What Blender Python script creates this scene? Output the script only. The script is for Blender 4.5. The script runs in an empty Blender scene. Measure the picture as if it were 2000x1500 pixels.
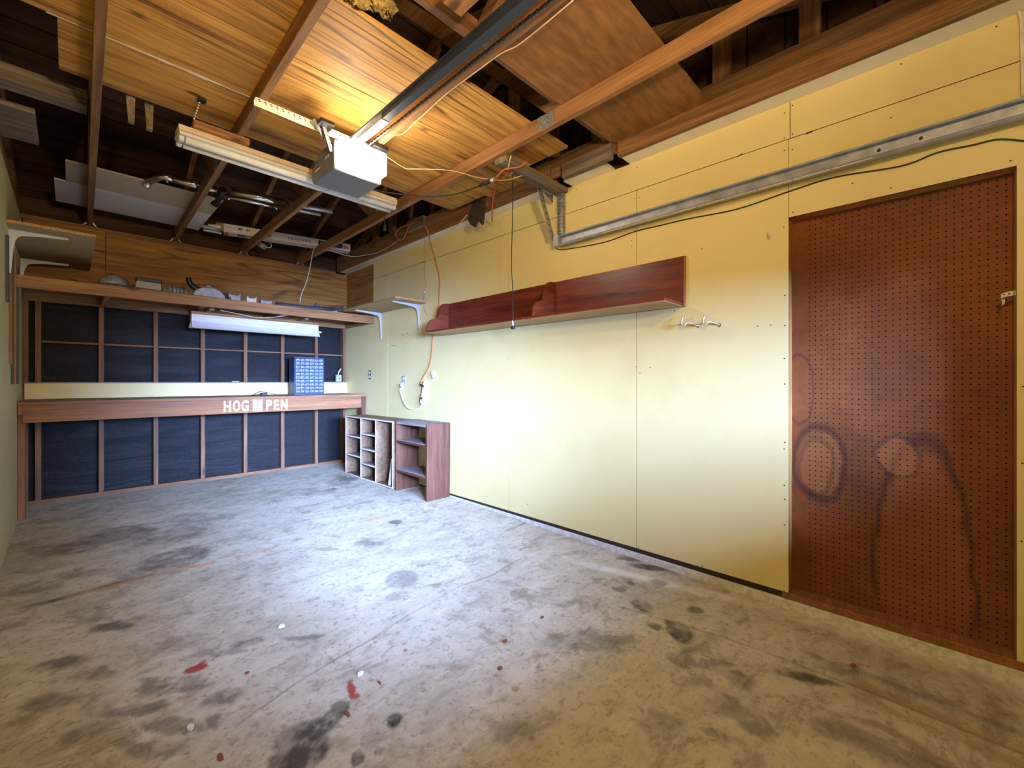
import bpy, bmesh, math, random
from mathutils import Vector, Matrix
random.seed(7)
SC = bpy.context.scene
COL = SC.collection
PI = math.pi

# ------------------------------------------------------------------ survey
# camera stands at (0,0,CH) just inside the garage door; +Y runs to the bench wall, +X to the long wall
F, YAW, Y0, CH = 837.0, math.radians(45.9), 745.0, 1.10
SN, CS = math.sin(YAW), math.cos(YAW)
WX, LX, BY = 2.645, -0.29, 5.81      # right wall face, left wall face, back sheathing
SL = 0.02                            # slope of the slab towards the door
def fz(y): return -SL * (5.72 - y)
def at(px, py, X=None, Y=None, Z=None):
    """point where a surveyed sight line meets the plane X=, Y= or Z="""
    u = (px - 1000) / F
    d = (SN + u * CS, CS - u * SN, (Y0 - py) / F)
    t = X / d[0] if X is not None else Y / d[1] if Y is not None else (Z - CH) / d[2]
    return Vector((d[0] * t, d[1] * t, CH + d[2] * t))
def fl(px, py):
    u = (px - 1000) / F
    d = (SN + u * CS, CS - u * SN, (Y0 - py) / F)
    t = (-SL * 5.72 - CH) / (d[2] - SL * d[1])
    return Vector((d[0] * t, d[1] * t, CH + d[2] * t))
def wl(px, py, off=0.006): return at(px, py, X=WX - off)

# ------------------------------------------------------------------ materials
def srgb(r, g, b):
    def c(v):
        v /= 255.0
        return v / 12.92 if v <= 0.04045 else ((v + 0.055) / 1.055) ** 2.4
    return (c(r), c(g), c(b), 1.0)
class NT:
    def __init__(s, name):
        s.m = bpy.data.materials.new(name); s.m.use_nodes = True
        s.t = s.m.node_tree; s.n = s.t.nodes; s.l = s.t.links
        s.b = s.n['Principled BSDF']
    def add(s, typ, ins=None, **props):
        n = s.n.new(typ)
        for k, v in props.items(): setattr(n, k, v)
        for k, v in (ins or {}).items():
            if isinstance(v, bpy.types.NodeSocket): s.l.new(v, n.inputs[k])
            else: n.inputs[k].default_value = v
        return n
    def math(s, op, a, b=None, c=None, clamp=False):
        n = s.n.new('ShaderNodeMath'); n.operation = op; n.use_clamp = clamp
        for i, v in enumerate((a, b, c)):
            if v is None: continue
            if isinstance(v, bpy.types.NodeSocket): s.l.new(v, n.inputs[i])
            else: n.inputs[i].default_value = v
        return n.outputs[0]
    def ramp(s, fac, stops):
        n = s.n.new('ShaderNodeValToRGB'); s.l.new(fac, n.inputs[0])
        e = n.color_ramp.elements
        while len(e) < len(stops): e.new(0.5)
        for el, (p, c) in zip(e, stops): el.position = p; el.color = c
        return n.outputs[0]
    def mix(s, fac, a, b, blend='MIX'):
        n = s.n.new('ShaderNodeMix'); n.data_type = 'RGBA'; n.blend_type = blend; n.clamp_factor = True
        for i, v in ((0, fac), (6, a), (7, b)):
            if isinstance(v, bpy.types.NodeSocket): s.l.new(v, n.inputs[i])
            else: n.inputs[i].default_value = v
        return n.outputs[2]
    def noise(s, vec, scale, detail=4, rough=0.55, dist=0.0):
        n = s.add('ShaderNodeTexNoise', {'Scale': scale, 'Detail': detail, 'Roughness': rough, 'Distortion': dist})
        if vec is not None: s.l.new(vec, n.inputs['Vector'])
        return n.outputs['Fac']
    def rng(s, v, a, b, c=0.0, d=1.0, smooth=True):
        n = s.add('ShaderNodeMapRange', {0: v, 1: a, 2: b, 3: c, 4: d})
        n.interpolation_type = 'SMOOTHSTEP' if smooth else 'LINEAR'
        return n.outputs[0]
    def obj(s): return s.add('ShaderNodeTexCoord').outputs['Object']
    def mapped(s, vec, loc=(0, 0, 0), rot=(0, 0, 0), sc=(1, 1, 1), typ='POINT'):
        n = s.add('ShaderNodeMapping', {'Location': loc, 'Rotation': rot, 'Scale': sc}); n.vector_type = typ
        s.l.new(vec, n.inputs['Vector']); return n.outputs[0]
    def bump(s, h, strength=0.3, dist=0.01):
        n = s.add('ShaderNodeBump', {'Height': h, 'Strength': strength, 'Distance': dist})
        s.l.new(n.outputs[0], s.b.inputs['Normal'])
    def out(s, color=None, rough=None, metal=None, spec=None):
        for k, v in (('Base Color', color), ('Roughness', rough), ('Metallic', metal), ('Specular IOR Level', spec)):
            if v is None: continue
            if isinstance(v, bpy.types.NodeSocket): s.l.new(v, s.b.inputs[k])
            else: s.b.inputs[k].default_value = v
        return s.m
def randvec(t, vec):
    oi = t.add('ShaderNodeObjectInfo').outputs['Random']
    o = t.math('MULTIPLY', oi, 37.0)
    c = t.add('ShaderNodeCombineXYZ', {0: o, 1: o, 2: o}).outputs[0]
    return t.add('ShaderNodeVectorMath', {0: vec, 1: c}, operation='ADD').outputs[0]

def plain(name, col, rough=0.6, metal=0.0, var=0.12, scale=9.0, spec=0.4):
    t = NT(name); v = randvec(t, t.obj())
    n = t.noise(v, scale, 5, 0.6)
    c = t.mix(t.rng(n, 0.3, 0.7), tuple(x * (1 - var) for x in col[:3]) + (1,), tuple(min(1, x * (1 + var)) for x in col[:3]) + (1,))
    r = t.rng(n, 0.3, 0.7, max(0, rough - 0.06), min(1, rough + 0.06))
    return t.out(c, r, metal, spec)

def wood(name, axis, dark, mid, light, across=16.0, along=1.1, bands=0.0, rough=0.65, knots=0.0, spec=0.35):
    """grain runs along axis 0/1/2; bands>0 adds the cathedral figure of rotary cut plywood"""
    t = NT(name); v = randvec(t, t.obj())
    sc = [across] * 3; sc[axis] = along
    a = t.mapped(v, sc=tuple(sc))
    n1 = t.noise(a, 1.0, 7, 0.68, 0.5)
    sc2 = [across * 6] * 3; sc2[axis] = along * 3
    n2 = t.noise(t.mapped(v, sc=tuple(sc2)), 1.0, 3, 0.6)
    col = t.ramp(n1, [(0.28, dark), (0.5, mid), (0.72, light)])
    if bands:
        sc3 = [across * 0.2] * 3; sc3[axis] = along * 0.32
        n3 = t.noise(t.mapped(v, sc=tuple(sc3)), 1.0, 2.5, 0.5, 0.25)
        pp = t.math('PINGPONG', t.math('MULTIPLY', n3, 15.0), 0.5)
        edge = t.rng(pp, 0.0, 0.17, 1.0, 0.0)
        msk = t.math('MULTIPLY', edge, t.rng(t.noise(t.mapped(v, sc=(1.3, 1.3, 1.3)), 1.0, 2), 0.42, 0.62, 0.15, bands))
        col = t.mix(msk, col, dark)
    fine = t.rng(n2, 0.3, 0.7, 0.74, 1.12)
    cc = t.add('ShaderNodeCombineColor', {0: fine, 1: fine, 2: fine}).outputs[0]
    col = t.mix(1.0, col, cc, 'MULTIPLY')
    if knots:
        ks = [3.2] * 3; ks[axis] = 1.5
        vo = t.add('ShaderNodeTexVoronoi', {'Scale': 1.0})
        t.l.new(t.mapped(v, sc=tuple(ks)), vo.inputs['Vector'])
        k = t.rng(vo.outputs['Distance'], 0.03, 0.09, knots, 0.0)
        col = t.mix(k, col, tuple(x * 0.35 for x in dark[:3]) + (1,))
    t.bump(n2, 0.12, 0.003)
    return t.out(col, t.rng(n1, 0.3, 0.7, rough - 0.08, rough + 0.08), 0.0, spec)

def emit(name, col, strength):
    t = NT(name)
    t.b.inputs['Emission Color'].default_value = col
    t.b.inputs['Emission Strength'].default_value = strength
    return t.out((0.8, 0.8, 0.8, 1), 0.4)

STAINS = []   # (kind, data) worn marks on the slab, written into the slab mesh as attributes
def blob(px, py, wpx, hpx, strength, kind=0, ang=0.0, soft=0.5, warp=0.20, patch=0.8):
    p = fl(px, py); a = fl(px - wpx, py); b = fl(px + wpx, py); d = fl(px, py - hpx); e = fl(px, py + hpx)
    ux = (b - a) / 2; uy = (d - e) / 2
    STAINS.append(('b', p.x, p.y, math.atan2(ux.y, ux.x) + ang, ux.length, uy.length, strength, kind, soft, warp, patch))
def line(pts, width, strength, kind, warp=0.04):
    for (x0, y0), (x1, y1) in zip(pts, pts[1:]):
        p, q = fl(x0, y0), fl(x1, y1)
        STAINS.append(('l', p.x, p.y, q.x, q.y, width, strength, kind, warp))
# kinds: 0 oil, 1 rust, 2 red paint, 3 pale scrape, 4 crack, 5 ochre, 6 damp
blob(785, 1130, 36, 19, 0.55, 6, soft=0.78, warp=.04, patch=0); blob(770, 1166, 22, 11, 0.3, 6, warp=.06, patch=0)
blob(345, 1090, 60, 24, 0.8, 6, soft=0.75, warp=.12); blob(345, 1040, 95, 22, 0.6, 6); blob(270, 1118, 60, 18, 0.5, 6); blob(400, 1075, 26, 12, .6, 6)
blob(230, 1045, 70, 16, 0.5); blob(400, 1010, 80, 12, 0.3)
blob(665, 938, 34, 9, 0.6); blob(600, 962, 60, 9, 0.3); blob(648, 956, 12, 4, 0.7, warp=.05)
blob(775, 1020, 18, 5, 0.75, soft=.6, warp=.05); blob(720, 1062, 30, 7, 0.45); blob(700, 990, 20, 5, 0.4)
blob(605, 1440, 46, 48, 0.9, ang=.4, soft=.7, warp=.22); blob(648, 1400, 34, 22, 0.75, soft=.7, warp=.2); blob(570, 1478, 40, 25, 0.8, soft=.7, warp=.2)
blob(762, 1415, 20, 14, 1.0, soft=.7, warp=.10); blob(698, 1480, 13, 12, 0.85, soft=.7, warp=.08); blob(742, 1466, 14, 8, 0.9, soft=.7, warp=.08); blob(715, 1448, 26, 18, 0.4, warp=.1)
blob(480, 1255, 46, 10, 0.75, ang=.12, warp=.15); blob(600, 1240, 45, 8, 0.4); blob(440, 1275, 60, 12, 0.4)
blob(330, 1345, 70, 14, 0.6, ang=.1); blob(440, 1362, 52, 16, 0.65, ang=.2); blob(300, 1332, 40, 10, 0.5)
blob(120, 1290, 60, 14, 0.6); blob(180, 1318, 50, 12, 0.5); blob(210, 1222, 45, 9, 0.65, warp=.2); blob(160, 1200, 60, 16, 0.4)
blob(130, 1070, 70, 10, 0.5); blob(230, 1390, 90, 14, 0.5); blob(150, 1440, 50, 22, 0.5); blob(330, 1420, 80, 16, 0.4)
blob(260, 1470, 120, 12, 0.45); blob(80, 1370, 60, 18, 0.45); blob(420, 1405, 24, 14, 0.5); blob(60, 1150, 60, 12, .4); blob(180, 1120, 70, 10, .35)
blob(1338, 1236, 30, 28, 0.9, soft=.65, warp=.14); blob(1330, 1285, 36, 20, 0.5); blob(1280, 1228, 22, 8, 0.6, warp=.15)
blob(1258, 1187, 24, 14, 0.75, warp=.12); blob(1362, 1190, 17, 8, 0.7, warp=.1); blob(1215, 1157, 18, 7, 0.45, warp=.15)
blob(1270, 1108, 50, 7, 0.9, ang=-.3, warp=.06, patch=.3); blob(1228, 1090, 34, 8, 0.6, ang=-.3, warp=.1); blob(1290, 1138, 20, 8, 0.5, warp=.15); blob(1235, 1142, 10, 6, 0.6, warp=.08)
blob(1690, 1345, 58, 24, 0.75, 5, ang=-.2, warp=.2); blob(1700, 1362, 16, 11, 0.8, warp=.1); blob(1570, 1318, 62, 8, 0.8, ang=-.4, warp=.12); blob(1620, 1300, 60, 12, 0.4, ang=-.3)
blob(1800, 1370, 14, 15, 0.8, warp=.1); blob(1850, 1400, 34, 16, 0.5); blob(1460, 1325, 36, 16, 0.5); blob(1500, 1415, 34, 22, 0.45, ang=-.4)
blob(1400, 1300, 50, 12, 0.4); blob(1640, 1420, 50, 26, 0.4); blob(1440, 1380, 40, 28, 0.4); blob(1420, 1445, 50, 18, .3); blob(1280, 1400, 60, 24, .25)
blob(1120, 1255, 110, 20, 0.3); blob(1180, 1245, 70, 12, 0.35); blob(960, 1360, 18, 12, 0.4); blob(1000, 1420, 70, 20, .25); blob(880, 1300, 60, 14, .25)
line([(40, 1188), (110, 1172), (200, 1146), (290, 1124)], 0.022, 0.55, 0)
line([(150, 1162), (270, 1130), (335, 1115), (420, 1097)], 0.022, 0.85, 1, .06); line([(470, 1086), (530, 1073)], 0.016, 0.7, 1, .06)
line([(700, 1020), (760, 1008), (800, 996)], 0.03, 0.5, 1, .06)
line([(470, 1412), (600, 1322), (700, 1262), (790, 1205), (890, 1150), (960, 1124), (1026, 1086)], 0.0055, 0.6, 4)
line([(985, 1037), (1025, 1022)], 0.010, 0.8, 4, .01); line([(1000, 1010), (1025, 1022)], 0.010, 0.5, 4, .01)
line([(1210, 1186), (1400, 1240), (1560, 1300), (1760, 1372), (1900, 1440)], 0.006, 0.5, 4)
line([(240, 1388), (262, 1412), (285, 1446)], 0.006, .5, 3)
line([(1100, 1090), (1300, 1140), (1500, 1186), (1700, 1252), (2000, 1366)], 0.045, 0.95, 3, .05)
line([(1060, 1265), (1110, 1300), (1180, 1345)], .012, .4, 3)
blob(383, 1308, 20, 8, 1.0, 2, soft=.85, warp=.06, patch=0, ang=.6); blob(392, 1298, 7, 7, .9, 2, soft=.85, warp=.05, patch=0)
blob(683, 1350, 8, 17, 1.0, 2, soft=.85, warp=.05, patch=0, ang=.5); blob(690, 1362, 11, 6, .9, 2, soft=.85, warp=.04, patch=0); blob(681, 1335, 5, 6, .9, 2, soft=.8, warp=.03, patch=0)
blob(1010, 1347, 11, 7, .8, 5, warp=.05, patch=0); blob(791, 1270, 5, 4, .9, 2, warp=.02, patch=0); blob(788, 1257, 5, 3, .7, 2, warp=.02, patch=0)

def slab_mesh():
    """finely gridded sloping slab; its wear marks are stored per vertex"""
    import numpy as np
    rng = np.random.RandomState(3)
    xs = np.arange(LX - .10, WX + .21, .0085); ys = np.concatenate([[-2.6, -1.2], np.arange(.2, BY + .07, .0085)])
    nx, ny = len(xs), len(ys)
    Xg, Yg = np.meshgrid(xs, ys); Zg = -SL * (5.72 - Yg)
    def vnoise(x, y, sc, seed):
        r = np.random.RandomState(seed).rand(97, 97)
        u, v = x * sc + 40, y * sc + 40
        i, j = np.floor(u).astype(int), np.floor(v).astype(int); fu, fv = u - i, v - j
        fu = fu * fu * (3 - 2 * fu); fv = fv * fv * (3 - 2 * fv)
        g = lambda a, b: r[a % 97, b % 97]
        return (g(i, j) * (1 - fu) + g(i + 1, j) * fu) * (1 - fv) + (g(i, j + 1) * (1 - fu) + g(i + 1, j + 1) * fu) * fv
    def fbm(x, y, sc, seed, n=5):
        o = 0; a = 1; t = 0
        for k in range(n): o = o + a * vnoise(x, y, sc * 2 ** k, seed + k); t += a; a *= .62
        return o / t
    wx = fbm(Xg, Yg, 4, 11) - .5; wy = fbm(Xg, Yg, 4, 31) - .5; pn = fbm(Xg, Yg, 14, 51)
    pat = np.clip((pn - .34) / .20, .22, 1)
    ch = np.zeros((7, ny, nx))
    for s_ in STAINS:
        if s_[0] == 'b':
            _, px, py, rot, rx, ry, st, kind, soft, warp, patch = s_
            dx, dy = Xg + wx * warp - px, Yg + wy * warp - py
            c_, s2 = math.cos(rot), math.sin(rot)
            d = np.sqrt(((dx * c_ + dy * s2) / rx) ** 2 + ((-dx * s2 + dy * c_) / ry) ** 2)
            k = np.clip((1.0 - d) / (1.0 - soft + 1e-6), 0, 1); k = k * k * (3 - 2 * k) * st
            if patch: k = k * (1 - patch + patch * pat)
        else:
            _, ax, ay, bx, by, w_, st, kind, warp = s_
            x, y = Xg + wx * warp, Yg + wy * warp
            L2 = (bx - ax) ** 2 + (by - ay) ** 2
            t_ = np.clip(((x - ax) * (bx - ax) + (y - ay) * (by - ay)) / L2, 0, 1)
            d = np.sqrt((x - ax - t_ * (bx - ax)) ** 2 + (y - ay - t_ * (by - ay)) ** 2)
            k = np.clip(1.4 - d / w_, 0, 1) * st * (.35 + .65 * pat)
        ch[kind] = 1 - (1 - ch[kind]) * (1 - np.clip(k, 0, 1)) if kind in (0, 6) else np.maximum(ch[kind], k)
    me = bpy.data.meshes.new('floor')
    n = nx * ny
    idx = np.arange(n).reshape(ny, nx)
    quads = np.stack([idx[:-1, :-1], idx[:-1, 1:], idx[1:, 1:], idx[1:, :-1]], -1).reshape(-1, 4)
    # skirt: four corners below make it a solid slab
    top = np.stack([Xg, Yg, Zg], -1).reshape(-1, 3)
    me.vertices.add(n); me.vertices.foreach_set('co', top.ravel().astype('f4'))
    me.loops.add(len(quads) * 4); me.loops.foreach_set('vertex_index', quads.ravel().astype('i4'))
    me.polygons.add(len(quads)); me.polygons.foreach_set('loop_start', (np.arange(len(quads)) * 4).astype('i4')); me.polygons.foreach_set('loop_total', np.full(len(quads), 4, 'i4'))
    me.update(); me.validate()
    for nm, (a, b, c, d) in (('wear_a', (0, 1, 2, 6)), ('wear_b', (3, 4, 5, 5))):
        at_ = me.attributes.new(nm, 'FLOAT_COLOR', 'POINT')
        at_.data.foreach_set('color', np.stack([ch[a], ch[b], ch[c], ch[d]], -1).reshape(-1).astype('f4'))
    return me

def make_floor():
    t = NT('concrete_slab'); o = t.obj()
    n1 = t.noise(o, 1.3, 6, 0.62, 0.3); n2 = t.noise(o, 9.0, 8, 0.68); n3 = t.noise(o, 90.0, 3, 0.6)
    st = t.noise(t.mapped(o, rot=(0, 0, 0.10), sc=(1.4, 3.6, 1)), 1.9, 9, 0.78, 0.6)
    n5 = t.noise(o, 4.2, 7, 0.66, 0.8)
    n4 = t.noise(o, 32.0, 6, 0.7)
    c = t.ramp(n1, [(0.25, (0.36, 0.30, 0.21, 1)), (0.5, (0.50, 0.435, 0.32, 1)), (0.75, (0.60, 0.535, 0.41, 1))])
    c = t.mix(t.rng(n2, 0.44, 0.72, 0.0, 0.38), c, (0.23, 0.18, 0.12, 1))
    c = t.mix(t.rng(n2, 0.46, 0.25, 0.0, 0.35), c, (0.66, 0.60, 0.47, 1))
    c = t.mix(t.rng(st, 0.51, 0.66, 0.0, 0.55), c, (0.19, 0.145, 0.10, 1))
    c = t.mix(t.rng(n5, 0.53, 0.68, 0.0, 0.60), c, (0.20, 0.135, 0.075, 1))
    c = t.mix(t.rng(st, 0.48, 0.34, 0.0, 0.45), c, (0.70, 0.63, 0.48, 1))
    c = t.mix(t.rng(n4, 0.52, 0.66, 0.0, 0.55), c, (0.19, 0.145, 0.095, 1))
    c = t.mix(t.rng(n3, 0.56, 0.75, 0.0, 0.32), c, (0.16, 0.13, 0.09, 1))
    a = t.add('ShaderNodeAttribute', attribute_name='wear_a'); b = t.add('ShaderNodeAttribute', attribute_name='wear_b')
    sa = t.add('ShaderNodeSeparateColor', {0: a.outputs['Color']}).outputs; sb = t.add('ShaderNodeSeparateColor', {0: b.outputs['Color']}).outputs
    br = t.rng(n2, 0.34, 0.58, 0.55, 1.0)
    c = t.mix(t.math('MULTIPLY', sb[0], br), c, (0.68, 0.63, 0.52, 1))
    c = t.mix(t.math('MULTIPLY', a.outputs['Alpha'], br), c, (0.125, 0.105, 0.085, 1))
    c = t.mix(t.math('MULTIPLY', sb[2], br), c, (0.30, 0.17, 0.05, 1))
    c = t.mix(t.math('POWER', t.math('MULTIPLY', sa[0], t.rng(n2, 0.32, 0.55, 0.75, 1.0)), 0.75), c, (0.042, 0.034, 0.027, 1))
    c = t.mix(t.math('MULTIPLY', sa[1], br), c, (0.50, 0.21, 0.06, 1))
    c = t.mix(sb[1], c, (0.07, 0.055, 0.04, 1))
    c = t.mix(sa[2], c, (0.32, 0.06, 0.04, 1))
    t.bump(t.math('ADD', n2, t.math('MULTIPLY', n3, 0.35)), 0.18, 0.006)
    return t.out(c, t.rng(n2, 0.3, 0.7, 0.62, 0.82), 0.0, 0.35)

def make_peg():
    t = NT('pegboard_hardboard'); o = t.obj()
    s = t.add('ShaderNodeSeparateXYZ', {0: o}).outputs
    def cell(v, off):
        f = t.math('FRACT', t.math('DIVIDE', t.math('ADD', v, off), 0.0254))
        return t.math('SUBTRACT', f, 0.5)
    fy, fzz = cell(s[1], 10.004), cell(s[2], 10.0)
    d = t.math('SQRT', t.math('ADD', t.math('POWER', fy, 2), t.math('POWER', fzz, 2)))
    hole = t.rng(d, 0.115, 0.145, 1.0, 0.0)
    hole = t.math('MULTIPLY', hole, t.rng(s[1], 0.466, 0.462, 0.0, 1.0))
    n1 = t.noise(o, 2.2, 5, 0.6, 0.3); n2 = t.noise(o, 30, 4, 0.6)
    c = t.ramp(n1, [(0.25, (0.115, 0.037, 0.012, 1)), (0.5, (0.20, 0.066, 0.020, 1)), (0.78, (0.285, 0.105, 0.032, 1))])
    c = t.mix(t.rng(n2, 0.4, 0.75, 0.0, 0.3), c, (0.08, 0.03, 0.012, 1))
    w = t.add('ShaderNodeTexNoise', {'Scale': 7.0, 'Detail': 4.0}); t.l.new(o, w.inputs['Vector'])
    off = t.add('ShaderNodeVectorMath', {0: w.outputs['Color'], 1: (0.5, 0.5, 0.5)}, operation='SUBTRACT').outputs[0]
    off = t.add('ShaderNodeVectorMath', {0: off, 'Scale': 0.06}, operation='SCALE').outputs[0]
    wv = t.add('ShaderNodeVectorMath', {0: o, 1: off}, operation='ADD').outputs[0]
    def ring(px, py, wpx, hpx, strength, fill, th=0.16, lo=None):
        nonlocal c
        p = at(px, py, X=2.73); ry = abs(at(px - wpx, py, X=2.73).y - at(px + wpx, py, X=2.73).y) / 2
        rz = abs(at(px, py - hpx, X=2.73).z - p.z)
        m = t.mapped(wv, loc=(0, p.y, p.z), sc=(100, ry, rz), typ='TEXTURE')
        ln = t.add('ShaderNodeVectorMath', {0: m}, operation='LENGTH').outputs['Value']
        c = t.mix(t.rng(ln, 1.0, 0.8, 0.0, fill), c, (0.34, 0.135, 0.045, 1))
        e = t.math('ABSOLUTE', t.math('SUBTRACT', ln, 1.0))
        k = t.rng(e, th, 0.0, 0.0, strength)
        if lo is not None: k = t.math('MULTIPLY', k, t.rng(s[2], lo - 0.08, lo + 0.05))
        c = t.mix(k, c, (0.045, 0.018, 0.016, 1))
    ring(1600, 905, 50, 70, 0.6, 0.35, 0.20); ring(1594, 912, 32, 56, 0.35, 0.2, 0.22)
    ring(1800, 1120, 98, 262, 0.55, 0.3, 0.10, lo=at(1800, 1100, X=2.73).z - 0.2); ring(1752, 892, 45, 40, 0.35, 0.45, 0.2)
    ring(1560, 760, 28, 70, 0.5, 0.0, 0.10)
    c = t.mix(hole, c, (0.004, 0.003, 0.003, 1))
    return t.out(c, t.rng(n1, 0.3, 0.7, 0.6, 0.75), 0.0, 0.2)

def make_tar():
    t = NT('tar_paper'); o = t.obj()
    n = t.noise(t.mapped(o, rot=(0, 0.5, 0), sc=(1.0, 1, 6.0)), 1.6, 5, 0.6, 0.6); n2 = t.noise(o, 60, 3)
    c = t.mix(t.rng(n2, 0.3, 0.7), (0.005, 0.005, 0.0062, 1), (0.011, 0.011, 0.013, 1))
    t.bump(n, 0.5, 0.03)
    return t.out(c, t.rng(n, 0.3, 0.7, 0.55, 0.7), 0.0, 0.2)

def make_paint(name, col, dirt=0.14):
    t = NT(name); o = t.obj()
    n = t.noise(o, 2.0, 6, 0.6); n2 = t.noise(o, 45.0, 4, 0.6)
    d = tuple(x * f for x, f in zip(col[:3], (0.84, 0.80, 0.72))) + (1,)
    c = t.mix(t.rng(n, 0.45, 0.8, 0.0, 0.55), col, d)
    c = t.mix(t.rng(n2, 0.66, 0.8, 0.0, dirt), c, tuple(x * 0.5 for x in col[:3]) + (1,))
    t.bump(n2, 0.06, 0.002)
    return t.out(c, 0.55, 0.0, 0.35)

def make_roof():
    t = NT('roof_boards'); o = t.obj(); v = o
    s = t.add('ShaderNodeSeparateXYZ', {0: o}).outputs
    f = t.math('FRACT', t.math('DIVIDE', t.math('ADD', s[1], 10.0), 0.185))
    gap = t.rng(f, 0.03, 0.06, 1.0, 0.0)
    idx = t.math('FLOOR', t.math('DIVIDE', t.math('ADD', s[1], 10.0), 0.185))
    wn = t.add('ShaderNodeTexWhiteNoise', {'W': idx}, noise_dimensions='1D').outputs['Value']
    n = t.noise(t.mapped(v, sc=(1.2, 14, 14)), 1.0, 5, 0.6, 0.4)
    c = t.ramp(n, [(0.3, (0.045, 0.020, 0.012, 1)), (0.7, (0.12, 0.055, 0.028, 1))])
    br = t.rng(wn, 0, 1, 0.55, 1.1, False)
    c = t.mix(1.0, c, t.add('ShaderNodeCombineColor', {0: br, 1: br, 2: br}).outputs[0], 'MULTIPLY')
    c = t.mix(gap, c, (0.004, 0.003, 0.003, 1))
    return t.out(c, 0.8, 0.0, 0.2)

C4 = lambda r, g, b: (r, g, b, 1.0)
M = {}
M['floor'] = make_floor(); M['peg'] = make_peg(); M['tar'] = make_tar(); M['roof'] = make_roof()
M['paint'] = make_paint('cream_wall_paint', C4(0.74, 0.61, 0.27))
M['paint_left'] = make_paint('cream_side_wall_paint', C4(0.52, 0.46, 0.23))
M['trim'] = make_paint('pale_trim_paint', C4(0.86, 0.80, 0.62), 0.3)
M['curb'] = plain('curb_concrete', C4(0.64, 0.60, 0.52), 0.85, var=0.18, scale=40)
M['gapdark'] = plain('dark_gap', C4(0.035, 0.02, 0.012), 0.9)
gold = (C4(0.16, 0.058, 0.010), C4(0.57, 0.285, 0.055), C4(0.71, 0.41, 0.10))
M['plyX'] = wood('golden_plywood', 0, *gold, across=16, along=0.9, bands=1.0, knots=0.9)
amber = (C4(0.15, 0.058, 0.012), C4(0.34, 0.155, 0.032), C4(0.45, 0.235, 0.055))
M['plyback'] = wood('amber_plywood', 0, *amber, across=10, along=0.9, bands=0.95, knots=0.6)
M['plyY'] = wood('amber_plywood_side', 1, *amber, across=10, along=0.9, bands=0.9)
M['brownply'] = wood('brown_hardboard', 0, C4(0.20, 0.085, 0.022), C4(0.30, 0.135, 0.035), C4(0.37, 0.18, 0.055), across=4, along=2.0, rough=0.6)
fir = (C4(0.17, 0.072, 0.026), C4(0.34, 0.16, 0.058), C4(0.46, 0.24, 0.095))
M['firX'] = wood('fir_lumber_x', 0, *fir, knots=0.8)
M['firY'] = wood('fir_lumber_y', 1, *fir, knots=0.8)
M['firZ'] = wood('fir_lumber_z', 2, *fir, knots=0.8)
old = (C4(0.10, 0.044, 0.016), C4(0.24, 0.112, 0.040), C4(0.34, 0.175, 0.068))
M['oldY'] = wood('old_lumber_y', 1, *old, knots=0.6)
M['oldX'] = wood('old_lumber_x', 0, *old, knots=0.6)
M['oldZ'] = wood('old_lumber_z', 2, *old, knots=0.6)
stud = (C4(0.085, 0.036, 0.016), C4(0.185, 0.085, 0.038), C4(0.28, 0.142, 0.072))
M['studZ'] = wood('stud_lumber', 2, *stud, knots=0.7)
M['studX'] = wood('plate_lumber', 0, *stud, knots=0.7)
grey = (C4(0.085, 0.06, 0.04), C4(0.20, 0.15, 0.10), C4(0.32, 0.25, 0.17))
M['greyX'] = wood('weathered_lumber_x', 0, *grey, across=20)
M['greyY'] = wood('weathered_lumber_y', 1, *grey, across=20)
benchc = (C4(0.16, 0.055, 0.019), C4(0.29, 0.115, 0.041), C4(0.38, 0.17, 0.066))
M['benchX'] = wood('bench_lumber_x', 0, *benchc, knots=0.5)
M['benchZ'] = wood('bench_lumber_z', 2, *benchc)
M['benchtop'] = wood('worn_bench_top', 0, C4(0.14, 0.10, 0.075), C4(0.27, 0.20, 0.15), C4(0.38, 0.29, 0.22), across=10)
red = (C4(0.065, 0.012, 0.005), C4(0.15, 0.026, 0.009), C4(0.22, 0.045, 0.016))
M['redY'] = wood('red_stained_wood', 1, *red, across=14, rough=0.35, spec=0.5)
M['redX'] = wood('red_stained_wood_x', 0, *red, across=14, rough=0.35, spec=0.5)
crate = (C4(0.040, 0.013, 0.006), C4(0.112, 0.038, 0.017), C4(0.185, 0.074, 0.036))
M['crateZ'] = wood('dark_redwood_z', 2, *crate, across=22, along=1.4)
M['crateY'] = wood('dark_redwood_y', 1, *crate, across=22, along=1.4)
M['dustY'] = wood('dusty_shelf', 1, C4(0.15, 0.10, 0.09), C4(0.26, 0.20, 0.19), C4(0.33, 0.28, 0.27), across=14)
M['ply_in'] = wood('cubby_hardboard', 1, C4(0.12, 0.062, 0.027), C4(0.21, 0.118, 0.058), C4(0.29, 0.175, 0.098), across=6)
M['raw'] = wood('raw_tan_wood', 1, C4(0.26, 0.14, 0.05), C4(0.42, 0.27, 0.12), C4(0.50, 0.34, 0.17), across=12)
M['jamb'] = wood('orange_jamb_wood', 2, C4(0.26, 0.095, 0.02), C4(0.50, 0.21, 0.045), C4(0.60, 0.30, 0.08), across=20)
M['edge'] = plain('pale_painted_edge', C4(0.66, 0.60, 0.54), 0.6, var=0.15)
M['particle'] = plain('particle_board', C4(0.36, 0.245, 0.11), 0.75, var=0.22, scale=60)
M['particle_edge'] = plain('particle_board_edge', C4(0.42, 0.24, 0.10), 0.8, var=0.35, scale=70)
M['tan'] = plain('tan_board', C4(0.40, 0.325, 0.22), 0.75, var=0.06)
M['whiteboard'] = plain('white_panel', C4(0.56, 0.53, 0.50), 0.55, var=0.05)
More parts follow.
